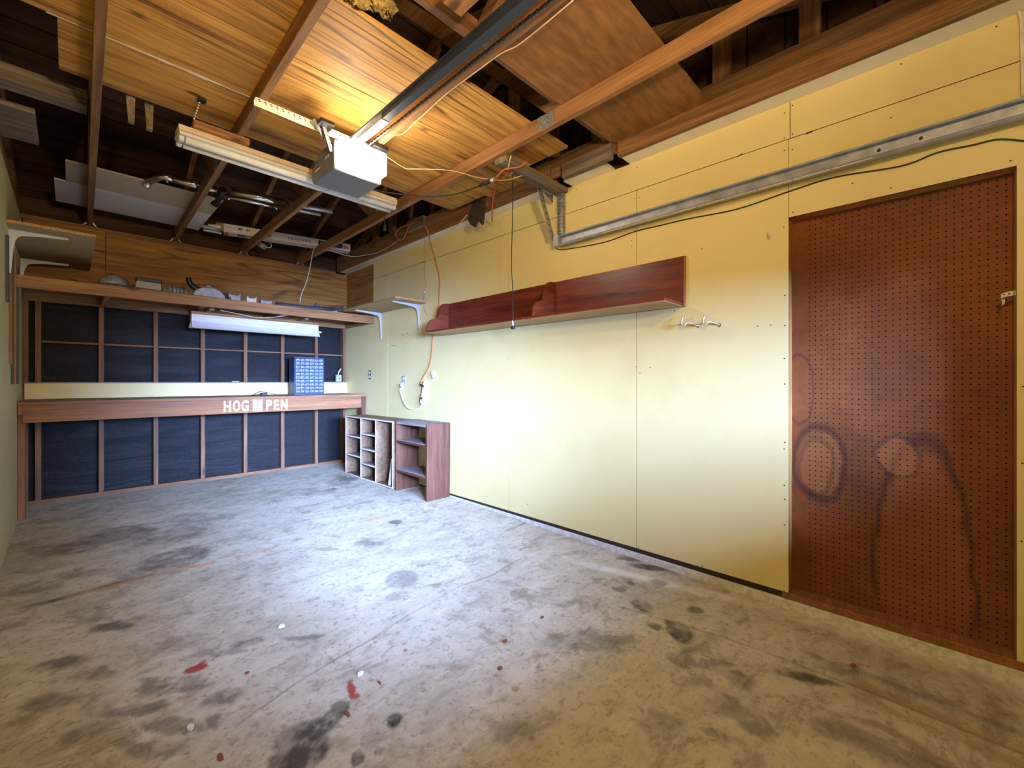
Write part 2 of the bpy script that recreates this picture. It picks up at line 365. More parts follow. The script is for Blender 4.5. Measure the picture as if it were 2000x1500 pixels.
M['steel'] = plain('galvanised_steel', C4(0.40, 0.41, 0.44), 0.38, 0.85, var=0.25, scale=25)
M['plate'] = plain('nail_plate_steel', C4(0.42, 0.41, 0.39), 0.42, 0.7, var=0.5, scale=130)
M['track'] = plain('track_steel', C4(0.42, 0.43, 0.47), 0.42, 0.5, var=0.2, scale=14)
M['bracket'] = plain('grey_bracket_enamel', C4(0.46, 0.49, 0.55), 0.4, 0.15, var=0.06)
M['chrome'] = plain('chrome', C4(0.72, 0.72, 0.74), 0.10, 1.0, var=0.05)
M['alum'] = plain('aluminium_tube', C4(0.62, 0.65, 0.72), 0.32, 0.6, var=0.06)
M['enamel'] = plain('white_enamel', C4(0.62, 0.63, 0.66), 0.35, var=0.03)
M['enamel_dirty'] = plain('aged_white_enamel', C4(0.66, 0.54, 0.40), 0.5, var=0.1)
M['tubeglass'] = plain('frosted_white_tube', C4(0.86, 0.89, 0.95), 0.25, var=0.02)
M['grey'] = plain('grey_opener_case', C4(0.185, 0.20, 0.225), 0.5, var=0.04)
M['black'] = plain('black_plastic', C4(0.014, 0.014, 0.016), 0.45)
M['rail'] = plain('blue_black_rail', C4(0.030, 0.040, 0.060), 0.4, 0.3)
M['orange'] = plain('orange_cord', C4(0.52, 0.135, 0.04), 0.5)
M['whitecord'] = plain('off_white_cord', C4(0.60, 0.53, 0.42), 0.5)
M['creamcord'] = plain('cream_bell_wire', C4(0.80, 0.58, 0.34), 0.5)
M['ivory'] = plain('ivory_plastic', C4(0.74, 0.68, 0.52), 0.45)
M['blackcord'] = plain('black_cord', C4(0.022, 0.018, 0.014), 0.5)
M['blue'] = plain('blue_cabinet_plastic', C4(0.022, 0.045, 0.125), 0.4)
M['clear'] = plain('cloudy_drawer_plastic', C4(0.22, 0.24, 0.30), 0.25, var=0.35, scale=40)
M['white'] = plain('white_paint_lettering', C4(0.80, 0.78, 0.74), 0.6)
M['cardwhite'] = plain('white_carton', C4(0.66, 0.60, 0.53), 0.7, var=0.05)
M['cardbrown'] = plain('brown_carton', C4(0.36, 0.21, 0.10), 0.8)
M['stickorange'] = plain('orange_print', C4(0.60, 0.14, 0.03), 0.6)
M['stickblue'] = plain('blue_print', C4(0.06, 0.15, 0.40), 0.6)
M['ink'] = plain('dark_print', C4(0.03, 0.028, 0.035), 0.6)
M['slate'] = plain('dusty_slate_metal', C4(0.055, 0.068, 0.085), 0.6, 0.2, var=0.3, scale=30)
M['castgrey'] = plain('cast_grey_metal', C4(0.30, 0.32, 0.35), 0.5, 0.3, var=0.2, scale=30)
M['beige'] = plain('beige_plastic', C4(0.33, 0.27, 0.16), 0.6)
M['rag'] = plain('dark_brown_felt', C4(0.045, 0.026, 0.017), 0.95, var=0.3, scale=30)
M['fluff'] = plain('yellow_fibre', C4(0.42, 0.30, 0.10), 0.95, var=0.4, scale=30)
M['brass'] = plain('brassy_hook', C4(0.62, 0.56, 0.42), 0.35, 0.6)
M['leaf'] = plain('dry_leaf', C4(0.22, 0.07, 0.03), 0.8)
M['chip'] = plain('white_chip', C4(0.75, 0.73, 0.70), 0.7)
M['redlabel'] = plain('red_label_print', C4(0.42, 0.05, 0.05), 0.5)
M['patch'] = wood('pale_fresh_wood', 2, C4(0.32, 0.19, 0.11), C4(0.42, 0.27, 0.17), C4(0.52, 0.37, 0.26))
M['lens'] = emit('lit_opener_lens', (1.0, 0.87, 0.69, 1), 56.0)

# ------------------------------------------------------------------ mesh builder
class MB:
    def __init__(s): s.bm = bmesh.new(); s.mi = 0
    def mat(s, i): s.mi = i; return s
    def face(s, vs):
        try:
            f = s.bm.faces.new(vs); f.material_index = s.mi; return f
        except ValueError: return None
    def hexa(s, p):
        v = [s.bm.verts.new(q) for q in p]
        for i in ((0, 3, 2, 1), (4, 5, 6, 7), (0, 1, 5, 4), (1, 2, 6, 5), (2, 3, 7, 6), (3, 0, 4, 7)): s.face([v[j] for j in i])
        return s
    def box(s, x0, x1, y0, y1, z0, z1):
        return s.hexa([(x0, y0, z0), (x1, y0, z0), (x1, y1, z0), (x0, y1, z0), (x0, y0, z1), (x1, y0, z1), (x1, y1, z1), (x0, y1, z1)])
    def bar(s, p, q, w, h, up=(0, 0, 1)):
        """box beam from p to q; w sideways, h along up (p,q on the axis)"""
        p, q = Vector(p), Vector(q); d = (q - p).normalized(); up = Vector(up)
        sd = d.cross(up).normalized(); u = sd.cross(d).normalized()
        a, b = sd * w / 2, u * h / 2
        return s.hexa([p - a - b, p + a - b, q + a - b, q - a - b, p - a + b, p + a + b, q + a + b, q - a + b])
    def prism(s, pts, ext):
        e = Vector(ext); a = [s.bm.verts.new(p) for p in pts]; b = [s.bm.verts.new(Vector(p) + e) for p in pts]
        s.face(a[::-1]); s.face(b); n = len(pts)
        for i in range(n): s.face([a[i], a[(i + 1) % n], b[(i + 1) % n], b[i]])
        return s
    def tube(s, pts, r, seg=8, smooth=0, caps=True):
        pts = [Vector(p) for p in pts]
        if smooth: pts = catmull(pts, smooth)
        rs = r if isinstance(r, (list, tuple)) else [r] * len(pts)
        if len(rs) != len(pts): rs = [rs[min(len(rs) - 1, int(i * len(rs) / len(pts)))] for i in range(len(pts))]
        t0 = (pts[1] - pts[0]).normalized()
        nrm = t0.cross(Vector((0, 0, 1)))
        if nrm.length < 1e-3: nrm = t0.cross(Vector((1, 0, 0)))
        nrm.normalize(); rings = []
        for i, p in enumerate(pts):
            t = (pts[min(i + 1, len(pts) - 1)] - pts[max(i - 1, 0)]).normalized()
            nrm = (nrm - t * nrm.dot(t)).normalized(); bn = t.cross(nrm)
            rings.append([s.bm.verts.new(p + (nrm * math.cos(2 * PI * k / seg) + bn * math.sin(2 * PI * k / seg)) * rs[i]) for k in range(seg)])
        for a, b in zip(rings, rings[1:]):
            for k in range(seg):
                f = s.face([a[k], a[(k + 1) % seg], b[(k + 1) % seg], b[k]])
                if f: f.smooth = True
        if caps: s.face(rings[0][::-1]); s.face(rings[-1])
        return s
    def cyl(s, p, q, r, seg=14): return s.tube([p, q], r, seg)
    def ell(s, c, rx, ry, rz, seg=14, rings=8, half=False, rot=None):
        c = Vector(c); rows = []
        lo = 0.0 if half else -PI / 2
        for i in range(rings + 1):
            a = lo + (PI / 2 - lo) * i / rings; row = []
            for k in range(seg):
                b = 2 * PI * k / seg
                v = Vector((rx * math.cos(a) * math.cos(b), ry * math.cos(a) * math.sin(b), rz * math.sin(a)))
                if rot: v = rot @ v
                row.append(s.bm.verts.new(c + v))
            rows.append(row)
        for a, b in zip(rows, rows[1:]):
            for k in range(seg):
                f = s.face([a[k], a[(k + 1) % seg], b[(k + 1) % seg], b[k]])
                if f: f.smooth = True
        s.face(rows[0][::-1]); s.face(rows[-1])
        return s
    def sweep(s, path, prof, closed=True):
        """path: list of (point, axis_a, axis_b); prof: list of (a,b)"""
        rings = [[s.bm.verts.new(Vector(p) + Vector(a) * u + Vector(b) * w) for u, w in prof] for p, a, b in path]
        n = len(prof)
        for r0, r1 in zip(rings, rings[1:]):
            for k in range(n if closed else n - 1): s.face([r0[k], r0[(k + 1) % n], r1[(k + 1) % n], r1[k]])
        if closed: s.face(rings[0][::-1]); s.face(rings[-1])
        return s
    def build(s, name, mats, parent=None, origin=None, bevel=0.0):
        me = bpy.data.meshes.new(name)
        bmesh.ops.recalc_face_normals(s.bm, faces=s.bm.faces)
        co = [v.co for v in s.bm.verts]
        if origin is None:
            lo = [min(c[i] for c in co) for i in range(3)]; hi = [max(c[i] for c in co) for i in range(3)]
            origin = ((lo[0] + hi[0]) / 2, (lo[1] + hi[1]) / 2, lo[2])
        origin = Vector(origin)
        for v in s.bm.verts: v.co -= origin
        s.bm.to_mesh(me); s.bm.free()
        for m in (mats if isinstance(mats, (list, tuple)) else [mats]): me.materials.append(M[m] if isinstance(m, str) else m)
        o = bpy.data.objects.new(name, me); COL.objects.link(o)
        o['_w'] = tuple(origin)
        if parent is not None:
            o.parent = parent; o.location = origin - Vector(parent['_w'])
        else: o.location = origin
        if bevel:
            b = o.modifiers.new('edge', 'BEVEL'); b.width = bevel; b.segments = 1; b.limit_method = 'ANGLE'
        return o
def catmull(p, n):
    out = []; P = [p[0] * 2 - p[1]] + list(p) + [p[-1] * 2 - p[-2]]
    for i in range(1, len(P) - 2):
        a, b, c, d = P[i - 1], P[i], P[i + 1], P[i + 2]
        for k in range(n):
            t = k / n
            out.append(0.5 * ((2 * b) + (c - a) * t + (2 * a - 5 * b + 4 * c - d) * t * t + (3 * b - a - 3 * c + d) * t ** 3))
    out.append(P[-2]); return out
def tag(o, label, cat, group=None):
    o['label'] = label; o['category'] = cat
    if group: o['group'] = group
    return o
def struct(o): o['kind'] = 'structure'; return o
def thing(name, label, cat, loc, group=None):
    o = bpy.data.objects.new(name, None); COL.objects.link(o); o.location = loc; o['_w'] = tuple(loc)
    o.empty_display_size = 0.1
    return tag(o, label, cat, group)
def one(mb, name, mats, label, cat, group=None, bevel=0.0): return tag(mb.build(name, mats, bevel=bevel), label, cat, group)
def cord(name, pts, r, mat, label, cat='cord', smooth=6, group=None): return one(MB().tube(pts, r, 7, smooth), name, mat, label, cat, group)
def text(body, size, mat, parent, loc, rot, name='lettering', depth=0.001, bold=0.0, sx=1.0, width=None):
    cu = bpy.data.curves.new(name, 'FONT'); cu.body = body; cu.size = size; cu.extrude = depth; cu.offset = bold
    tmp = bpy.data.objects.new('tmp', cu); COL.objects.link(tmp); bpy.context.view_layer.update()
    me = bpy.data.meshes.new_from_object(tmp.evaluated_get(bpy.context.evaluated_depsgraph_get()))
    bpy.data.objects.remove(tmp); bpy.data.curves.remove(cu)
    me.name = name; me.materials.clear(); me.materials.append(M[mat])
    if width:
        xs = [v.co.x for v in me.vertices]; sx = width / (max(xs) - min(xs))
        x0 = min(xs)
        for v in me.vertices: v.co.x = (v.co.x - x0) * sx
    else:
        for v in me.vertices: v.co.x *= sx
    o = bpy.data.objects.new(name, me); COL.objects.link(o)
    o.parent = parent; o.location = Vector(loc) - Vector(parent['_w']); o.rotation_euler = rot
    return o
ORD = ['first', 'second', 'third', 'fourth', 'fifth', 'sixth', 'seventh', 'eighth', 'ninth', 'tenth']

# ------------------------------------------------------------------ the setting
fo = bpy.data.objects.new('floor', slab_mesh()); COL.objects.link(fo); fo.data.materials.append(M['floor']); struct(fo)

# right wall: separate sheets with open seams over dark framing; opening for the pegboard recess
OY0, OY1, OZ1 = -0.258, 0.527, 1.967
ZB, ZJ, ZT = -0.018, 2.382, 2.575
g = 0.0020
m = MB()
ys = [OY1, 1.401, 2.606, 3.841, 4.628, 5.80]
for a, b in zip(ys, ys[1:]): m.box(WX, WX + .012, a + (g if a > OY1 else 0), b - g, ZB, ZJ - .0028)
m.box(WX, WX + .012, OY0, OY1 - g, OZ1, ZJ - .0028)
m.box(WX, WX + .012, -.80, OY0, ZB - .01, ZJ - g)
m.box(WX, WX + .012, 0.520 + g, 5.80, ZJ + g, ZT); m.box(WX, WX + .012, -.80, 0.520 - g, ZJ + g, ZT)
m.mat(1)
m.box(WX + .013, WX + .03, OY1 + .001, 5.80, ZB, ZT); m.box(WX + .013, WX + .03, OY0, OY1, OZ1 + .002, ZT); m.box(WX + .013, WX + .03, -.80, OY0 - .001, ZB, ZT)
m.box(WX + .003, WX + .03, OY1, 5.80, -.05, ZB - .001)
for px, py in [(1532, 221), (1548, 206), (1532, 270), (1548, 262), (1532, 294), (1548, 292), (1740, 230), (1760, 125), (1946, 52), (1740, 367), (1974, 314), (1549, 415), (1531, 444), (1533, 577), (1533, 636), (1532, 700), (1533, 750),
               (1533, 864), (1532, 877), (1532, 948), (1533, 975), (1532, 1025), (1531, 1155), (1998, 755), (1997, 905), (1995, 1057), (1240, 388), (1248, 386), (1234, 470), (1234, 481), (1239, 600), (1243, 716),
               (1126, 371), (1244, 327), (983, 424), (990, 421), (986, 455), (989, 475), (955, 494), (962, 492), (1270, 718), (1250, 729), (1371, 486), (1480, 637), (1505, 635), (992, 700), (992, 748), (992, 652), (905, 500), (928, 468), (720, 645), (697, 643), (1247, 1070), (1030, 985), (950, 970), (1372, 1106), (760, 680), (1665, 358)]:
    p = wl(px, py, 0); r = .0035
    m.prism([(p.x - .0008, p.y + r * math.cos(k * PI / 3), p.z + r * math.sin(k * PI / 3)) for k in range(6)], (.0012, 0, 0))
for (ax, ay), (bx, by), w in [((783, 653), (789, 655), .003), ((793, 651), (799, 653), .003), ((763, 675), (775, 676), .004), ((749, 538), (757, 540), .005), ((823, 512), (831, 514), .005), ((1574, 262), (1588, 256), .006), ((1440, 306), (1450, 300), .005)]:
    p, q = wl(ax, ay, .0005), wl(bx, by, .0005); m.bar(p, q, .001, w)
# old scuffed sills of the recess: header, jambs and backing live in wall_right too
struct(m.build('wall_right', ['paint', 'gapdark'], origin=(0, 0, 0)))
PX = 2.73
struct(MB().box(PX, PX + .006, OY0 - .03, OY1 + .02, -.02, OZ1 + .03).build('trim_1', 'peg', origin=(0, 0, 0)))
m = MB(); m.box(WX + .002, PX, OY1, OY1 + .038, -.02, OZ1 + .04); m.box(WX + .002, PX, OY0 - .038, OY0, -.02, OZ1 + .04)
struct(m.build('trim_2', 'jamb', bevel=.002))
m = MB(); m.box(WX + .002, PX, OY0, OY1, OZ1, OZ1 + .038); struct(m.build('trim_3', 'jamb', bevel=.002))
m = MB(); m.box(WX - .002, PX, OY0 - .038, OY1 + .03, -.058, -.02); struct(m.build('trim_4', 'benchX', bevel=.002))
m = MB(); m.hexa([(WX - .012, -.80, fz(-.80) - .02), (WX + .2, -.80, fz(-.80) - .02), (WX + .2, 5.72, -.02), (WX - .012, 5.72, -.02),
                  (WX - .012, -.80, -.06), (WX + .2, -.80, -.06), (WX + .2, 5.72, -.024), (WX - .012, 5.72, -.024)])
struct(m.build('baseboard_right', 'curb', origin=(0, 0, 0), bevel=.004))
# top plate over the long wall, its underside painted with the wall
m = MB(); m.box(2.535, WX + .1, 2.02, 5.72, ZT, ZT + .036); m.box(2.535, WX + .1, -.80, 1.45, ZT, ZT + .036); m.box(2.535, WX + .1, 1.58, 1.93, ZT, ZT + .03)
struct(m.build('trim_5', 'trim', bevel=.002))
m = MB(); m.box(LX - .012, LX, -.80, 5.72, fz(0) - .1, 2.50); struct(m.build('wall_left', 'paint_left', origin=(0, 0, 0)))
m = MB(); m.box(LX - .06, LX - .013, -.80, 5.8, 2.40, 2.578); struct(m.build('trim_6', 'oldY'))
m = MB(); m.box(LX - .1, WX + .1, BY, BY + .02, -.06, 2.57); struct(m.build('wall_back', 'tar', origin=(0, 0, 0)))
m = MB(); m.box(LX - .02, WX - .002, 5.72, BY - .001, -.004, .034); struct(m.build('trim_7', 'studX', bevel=.002))
m = MB(); m.box(LX - .02, 2.49, 5.72, BY - .001, 2.54, 2.578); struct(m.build('trim_8', 'oldX'))
# unseen front wall behind the camera; its slot is added to shape the daylight
SX0, SX1, SZ0, SZ1 = .25, 2.22, .99, 1.60
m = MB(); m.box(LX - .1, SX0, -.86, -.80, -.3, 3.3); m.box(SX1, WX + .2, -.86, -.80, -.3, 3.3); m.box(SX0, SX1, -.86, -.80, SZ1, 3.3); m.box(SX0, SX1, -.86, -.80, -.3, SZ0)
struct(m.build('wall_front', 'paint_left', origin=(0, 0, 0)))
# gables and roof
RIDGE_Y, RIDGE_Z, EZ = 2.66, 3.80, 2.70
m = MB()
for x in (LX - .09, WX + .03):
    m.prism([(x, -.95, 2.56), (x, BY + .06, 2.56), (x, BY + .06, EZ), (x, RIDGE_Y, RIDGE_Z), (x, -.95, EZ)], (.02, 0, 0))
m.prism([(LX - .3, RIDGE_Y, RIDGE_Z), (LX - .3, BY + .3, EZ - .02), (LX - .3, BY + .3, EZ + .03), (LX - .3, RIDGE_Y, RIDGE_Z + .05)], (WX - LX + .6, 0, 0))
m.prism([(LX - .3, RIDGE_Y, RIDGE_Z), (LX - .3, -1.25, EZ - .02), (LX - .3, -1.25, EZ + .03), (LX - .3, RIDGE_Y, RIDGE_Z + .05)], (WX - LX + .6, 0, 0))
m.box(LX - .1, WX + .1, BY + .03, BY + .05, 2.5, 2.80)
struct(m.build('ceiling', 'roof', origin=(0, 0, 0)))

# ------------------------------------------------------------------ back wall framing
sx = [(-.272, 'studZ')] + [(x, 'studZ') for x in (-.198, .212, .619, 1.02, 1.43, 1.833, 2.24, 2.612)]
names = ['bare stud tight in the left corner behind the workbench'] + [f'bare wood wall stud behind the workbench, {ORD[i]} from the left corner stud' for i in range(7)] + ['bare wood stud in the right corner beside the cream wall']
for (x, mt), lb in zip(sx, names):
    w = .034 if x < -.25 else .038
    one(MB().box(x - w / 2, x + w / 2, 5.722, BY - .002, .034, 2.54), 'wall_stud', mt, lb, 'stud', 'studs of the bench wall', .002)
for i in range(1, 8):
    a, b = sx[i][0] + .020, sx[i + 1][0] - .020
    one(MB().box(a, b, 5.728, BY - .003, 1.452 - .004 * i * .3, 1.470 - .004 * i * .3), 'wall_batten', 'studX', f'thin horizontal wood strip spanning the {ORD[i - 1]} stud bay from the left, above the bench', 'batten', 'battens between the studs', .0015)
one(MB().box(LX + .012, WX - .003, 5.706, 5.7195, .942, 1.083), 'splash_board', 'paint', 'narrow cream painted board behind the bench top, under the dark stud bays', 'board', None, .001)
one(MB().box(LX + .005, WX - .004, 5.698, 5.7195, 1.0845, 1.094), 'ledge_strip', 'benchtop', 'thin brown ledge capping the cream board behind the bench', 'ledge', None, .001)
# plywood band
one(MB().box(.242, WX - .008, 5.70, 5.7195, 1.926, 2.545), 'wall_panel', 'plyback', 'wide golden plywood panel with flame grain above the upper shelf', 'panel', None, .001)
one(MB().box(LX + .004, .239, 5.70, 5.7195, 2.355, 2.545), 'wall_panel', 'plyback', 'short plywood piece left of the wide panel, upper of two, behind the particle board shelf', 'panel', None, .001)
one(MB().box(LX + .004, .239, 5.70, 5.7195, 1.926, 2.352), 'wall_panel', 'plyback', 'short plywood piece left of the wide panel, lower of two, behind the particle board shelf', 'panel', None, .001)
one(MB().box(WX - .0065, WX - .0005, 4.97, 5.699, 2.332, 2.565), 'side_panel', 'plyY', 'upper of two plywood boards on the cream wall at the bench corner', 'panel', None, .001)
one(MB().box(WX - .0065, WX - .0005, 4.97, 5.699, 1.957, 2.329), 'side_panel', 'plyY', 'lower of two plywood boards on the cream wall at the bench corner', 'panel', None, .001)

# ------------------------------------------------------------------ loft shelf along the bench wall
t = thing('storage_shelf', 'long wooden shelf with a thick front beam running across the bench wall', 'shelf', (1.18, 5.3, 1.82))
MB().box(LX + .004, WX - .008, 4.955, 4.995, 1.818, 1.913).build('front_beam', 'firX', t, bevel=.003)
MB().box(LX + .004, WX - .008, 4.996, 5.698, 1.895, 1.912).build('shelf_board', 'benchX', t)
MB().box(LX + .004, WX - .008, 5.68, 5.7195, 1.815, 1.894).build('ledger', 'firX', t, bevel=.002)
for x in (.225, .90, 1.62, 2.62): MB().box(x - .019, x + .019, 4.997, 5.679, 1.822, 1.8945).build('cross_member', 'firY', t, bevel=.002)

# shop light under the shelf
t = thing('shop_light', 'white fluorescent shop light hanging under the long shelf above the bench', 'light fixture', (1.44, 5.22, 1.63))
prof = [(5.16, 1.632), (5.166, 1.628), (5.205, 1.69), (5.205, 1.768), (5.29, 1.768), (5.29, 1.69), (5.345, 1.645), (5.34, 1.64), (5.28, 1.685), (5.215, 1.685)]
MB().prism([(.835, y, z) for y, z in prof], (1.225, 0, 0)).build('reflector', 'enamel', t)
MB().box(.835, 2.06, 5.198, 5.2045, 1.745, 1.752).box(.84, 2.0, 5.1945, 5.2, 1.692, 1.70).build('rib', 'enamel_dirty', t)
MB().cyl((.87, 5.25, 1.668), (2.03, 5.25, 1.668), .013).build('tube', 'tubeglass', t)
MB().box(2.03, 2.075, 5.15, 5.30, 1.675, 1.69).build('end_flange', 'enamel', t)
one(MB().box(.83, 2.045, 5.19, 5.31, 1.7695, 1.795), 'mounting_board', 'firX', 'narrow brown board screwed above the white light under the long shelf', 'board', None, .002)
for x, lb in ((.97, 'left'), (1.86, 'right')):
    one(MB().box(x - .02, x + .02, 5.02, 5.42, 1.796, 1.8145), 'support_cleat', 'greyY', f'pale wood cleat under the long shelf holding the {lb} end of the white light', 'cleat', 'cleats holding the shop light', .002)
cord('draped_cord', [at(430, 606, Y=5.1), at(470, 614, Y=5.1), at(500, 620, Y=5.1), at(530, 620, Y=5.1), at(562, 616, Y=5.1)], .004, 'whitecord', 'thin pale cord draped above the white light under the shelf')

# ------------------------------------------------------------------ workbench
t = thing('workbench', 'long wooden workbench with HOG PEN lettered on its front board', 'workbench', (1.18, 5.45, 0))
MB().box(LX + .003, WX - .004, 5.14, 5.705, .913, .938).build('bench_top', 'benchtop', t, bevel=.003)
MB().box(LX + .003, WX - .004, 5.132, 5.1395, .911, .937).build('edge_strip', 'benchX', t, bevel=.001)
MB().box(-.262, 2.575, 5.158, 5.196, .768, .9125).build('apron', 'benchX', t, bevel=.002)
MB().box(LX + .003, -.248, 5.1965, 5.285, fz(5.24), .9125).build('leg', 'benchZ', t, bevel=.002)
MB().box(LX + .003, -.263, 5.158, 5.196, .83, .9125).build('apron_block', 'benchZ', t, bevel=.002)
MB().box(2.577, WX - .008, 5.158, 5.246, fz(5.2), .9125).build('leg', 'crateZ', t, bevel=.002)
AY = 5.1575
def onap(px, py): return at(px, py, Y=AY)
for ch, x0, x1, y in (('H', 437, 451, 804), ('O', 455, 469, 803), ('G', 471.5, 485.5, 802.5), ('P', 520, 531.5, 800.5), ('E', 535, 545, 800), ('N', 548.5, 561.5, 799.3)):
    p, q = onap(x0, y), onap(x1, y)
    text(ch, .152, 'white', t, (p.x, AY, p.z), (PI / 2, 0, 0), 'letter', .0012, .0045, width=q.x - p.x)
p, q = onap(493, 804), onap(513, 781)
MB().box(p.x, q.x, AY - .003, AY, p.z, .909).build('patch', 'patch', t)
# things on the bench
t = thing('parts_cabinet', 'blue small parts cabinet with rows of cloudy drawers on the bench', 'cabinet', (2.03, 5.5, .939))
CX0, CX1, CY0, CY1, CZ0, CZ1 = 1.857, 2.205, 5.40, 5.57, .939, 1.392
m = MB(); m.box(CX0, CX0 + .010, CY0, CY1, CZ0, CZ1); m.box(CX1 - .010, CX1, CY0, CY1, CZ0, CZ1); m.box(CX0 + .01, CX1 - .01, CY0, CY1, CZ1 - .012, CZ1); m.box(CX0 + .01, CX1 - .01, CY0, CY1, CZ0, CZ0 + .02); m.box(CX0 + .01, CX1 - .01, CY1 - .01, CY1, CZ0 + .02, CZ1 - .012)
NX, NZ = 6, 10
dx = (CX1 - CX0 - .02) / NX; dz = (CZ1 - CZ0 - .032) / NZ
for i in range(1, NX): m.box(CX0 + .01 + i * dx - .002, CX0 + .01 + i * dx + .002, CY0 + .003, CY1 - .01, CZ0 + .02, CZ1 - .012)
for j in range(1, NZ): m.box(CX0 + .01, CX1 - .01, CY0 + .002, CY1 - .01, CZ0 + .02 + j * dz - .004, CZ0 + .02 + j * dz + .004)
m.build('case', 'blue', t)
d0 = None
for j in range(NZ):
    for i in range(NX):
        x0 = CX0 + .01 + i * dx + .005; z0 = CZ0 + .02 + j * dz + .006
        if d0 is None:
            m = MB(); m.box(x0, x0 + dx - .010, CY0 - .002, CY0 + .11, z0, z0 + dz - .014); m.prism([(x0 + dx * .28, CY0 - .002, z0 + .004), (x0 + dx * .28, CY0 - .010, z0 + .012), (x0 + dx * .28, CY0 - .002, z0 + .014)], (dx * .36, 0, 0))
            d0 = m.build('drawer', 'clear', t); base = Vector(d0.location); bx, bz = x0, z0
        else:
            c = d0.copy(); c.parent = t; COL.objects.link(c); c.location = base + Vector((x0 - bx, 0, z0 - bz))
t = thing('black_charger', 'small black plug-in charger with looped cord lying on the bench top', 'charger', (1.52, 5.42, .939))
MB().box(1.50, 1.565, 5.38, 5.44, .9385, .972).build('adapter', 'black', t, bevel=.006)
MB().tube([(1.50, 5.41, .95), (1.44, 5.38, .946), (1.40, 5.36, .942), (1.46, 5.40, .972), (1.52, 5.46, .985), (1.62, 5.44, .962), (1.70, 5.42, .944), (1.80, 5.40, .942)], .0035, 7, 6).build('cord', 'blackcord', t)
one(MB().box(1.29, 1.36, 5.6985 + .001, 5.7195, 1.0945, 1.1005), 'chalk', 'chip', 'small white chalk stub lying on the ledge behind the bench', 'chalk')
t = thing('junction_box', 'grey electrical box with yellow cable on the ledge in the bench corner', 'junction box', (2.53, 5.71, 1.0945))
MB().box(2.49, 2.565, 5.70, 5.74, 1.0945, 1.19).build('box', 'castgrey', t, bevel=.003)
MB().cyl((2.53, 5.698, 1.14), (2.53, 5.70, 1.14), .008).build('knockout', 'ink', t)
MB().tube([(2.525, 5.72, 1.19), (2.535, 5.72, 1.23), (2.56, 5.715, 1.27)], .007, 7, 5).build('cable', 'ivory', t)

# ------------------------------------------------------------------ stuff on the loft shelf
SZ = 1.913
def sp(px, Y): return at(px, 560, Y=Y).x
t = thing('floodlight', 'dark slate lamp housing with a pale domed lens, leftmost on the long shelf', 'lamp housing', (sp(221, 5.15), 5.15, SZ))
x = sp(221, 5.10)
MB().prism([(x - .115, 5.05, SZ), (x + .115, 5.05, SZ), (x + .10, 5.05, SZ + .03), (x - .10, 5.05, SZ + .03)], (0, .2, 0)).build('base', 'slate', t, bevel=.004)
MB().ell((x, 5.10, SZ + .03), .095, .06, .085, half=True).build('dome', 'castgrey', t)
MB().prism([(x - .06, 5.14, SZ + .03), (x + .11, 5.14, SZ + .03), (x + .10, 5.14, SZ + .10), (x - .02, 5.14, SZ + .135)], (0, .05, 0)).build('hood', 'slate', t, bevel=.006)
x = sp(292, 5.10)
t = thing('work_lamp', 'square silver work lamp with white face, second on the long shelf', 'lamp', (x, 5.12, SZ))
MB().prism([(x - .12, 5.04, SZ), (x + .11, 5.04, SZ), (x + .11, 5.04, SZ + .02), (x - .12, 5.04, SZ + .025)], (0, .2, 0)).build('base', 'slate', t, bevel=.003)
MB().hexa([(x - .10, 5.05, SZ + .025), (x + .08, 5.05, SZ + .02), (x + .08, 5.07, SZ + .02), (x - .10, 5.07, SZ + .025), (x - .085, 5.13, SZ + .10), (x + .085, 5.13, SZ + .095), (x + .085, 5.15, SZ + .095), (x - .085, 5.15, SZ + .10)]).build('face', 'enamel', t)
MB().box(x - .09, x + .095, 5.13, 5.19, SZ + .095, SZ + .135).build('hood', 'slate', t, bevel=.008)
for s in (-1, 1): MB().cyl((x + s * .093, 5.10, SZ + .06), (x + s * .107, 5.10, SZ + .06), .012).build('knob', 'chrome', t)
x = sp(351, 5.1)
t = thing('ribbed_motor', 'grey ribbed motor housing lying on the long shelf left of the saw', 'motor housing', (x, 5.1, SZ))
MB().tube([(x - .10, 5.1, SZ + .042), (x + .05, 5.1, SZ + .036)], [.042, .036], 16).build('body', 'castgrey', t)
for k in range(9): MB().tube([(x - .075 + k * .014, 5.1, SZ + .041), (x - .069 + k * .014, 5.1, SZ + .041)], .0425, 16).build('rib', 'slate' if k % 2 else 'castgrey', t)
MB().tube([(x - .125, 5.1, SZ + .03), (x - .10, 5.1, SZ + .036)], [.02, .036], 14).build('nozzle', 'beige', t)
x = sp(372, 5.2)
one(MB().ell((x, 5.24, SZ), .085, .09, .085, half=True), 'plastic_cap', 'beige', 'rounded beige plastic cap on the long shelf behind the ribbed motor housing', 'cap')
x = sp(408, 5.08)
t = thing('circular_saw', 'silver circular saw with black handle standing on the long shelf', 'saw', (x, 5.08, SZ))
m = MB(); pr = [(x + .135 * math.cos(a), 5.05, SZ + .012 + .10 * math.sin(a)) for a in [PI * k / 16 for k in range(17)]]
m.prism(pr, (0, .06, 0)); m.build('blade_guard', 'castgrey', t, bevel=.008)
MB().box(x - .165, x + .185, 5.02, 5.14, SZ, SZ + .010).build('shoe', 'castgrey', t)
MB().tube([(x - .03, 5.11, SZ + .08), (x - .11, 5.12, SZ + .10), (x - .15, 5.12, SZ + .15), (x - .155, 5.12, SZ + .19)], [.026, .026, .024, .022], 10, 4).build('handle', 'black', t)
MB().cyl((x - .01, 5.05, SZ + .10), (x - .01, 5.05, SZ + .125), .028).build('knob', 'castgrey', t)
MB().cyl((x + .165, 5.03, SZ + .01), (x + .165, 5.03, SZ + .03), .014).build('lock_screw', 'chrome', t)
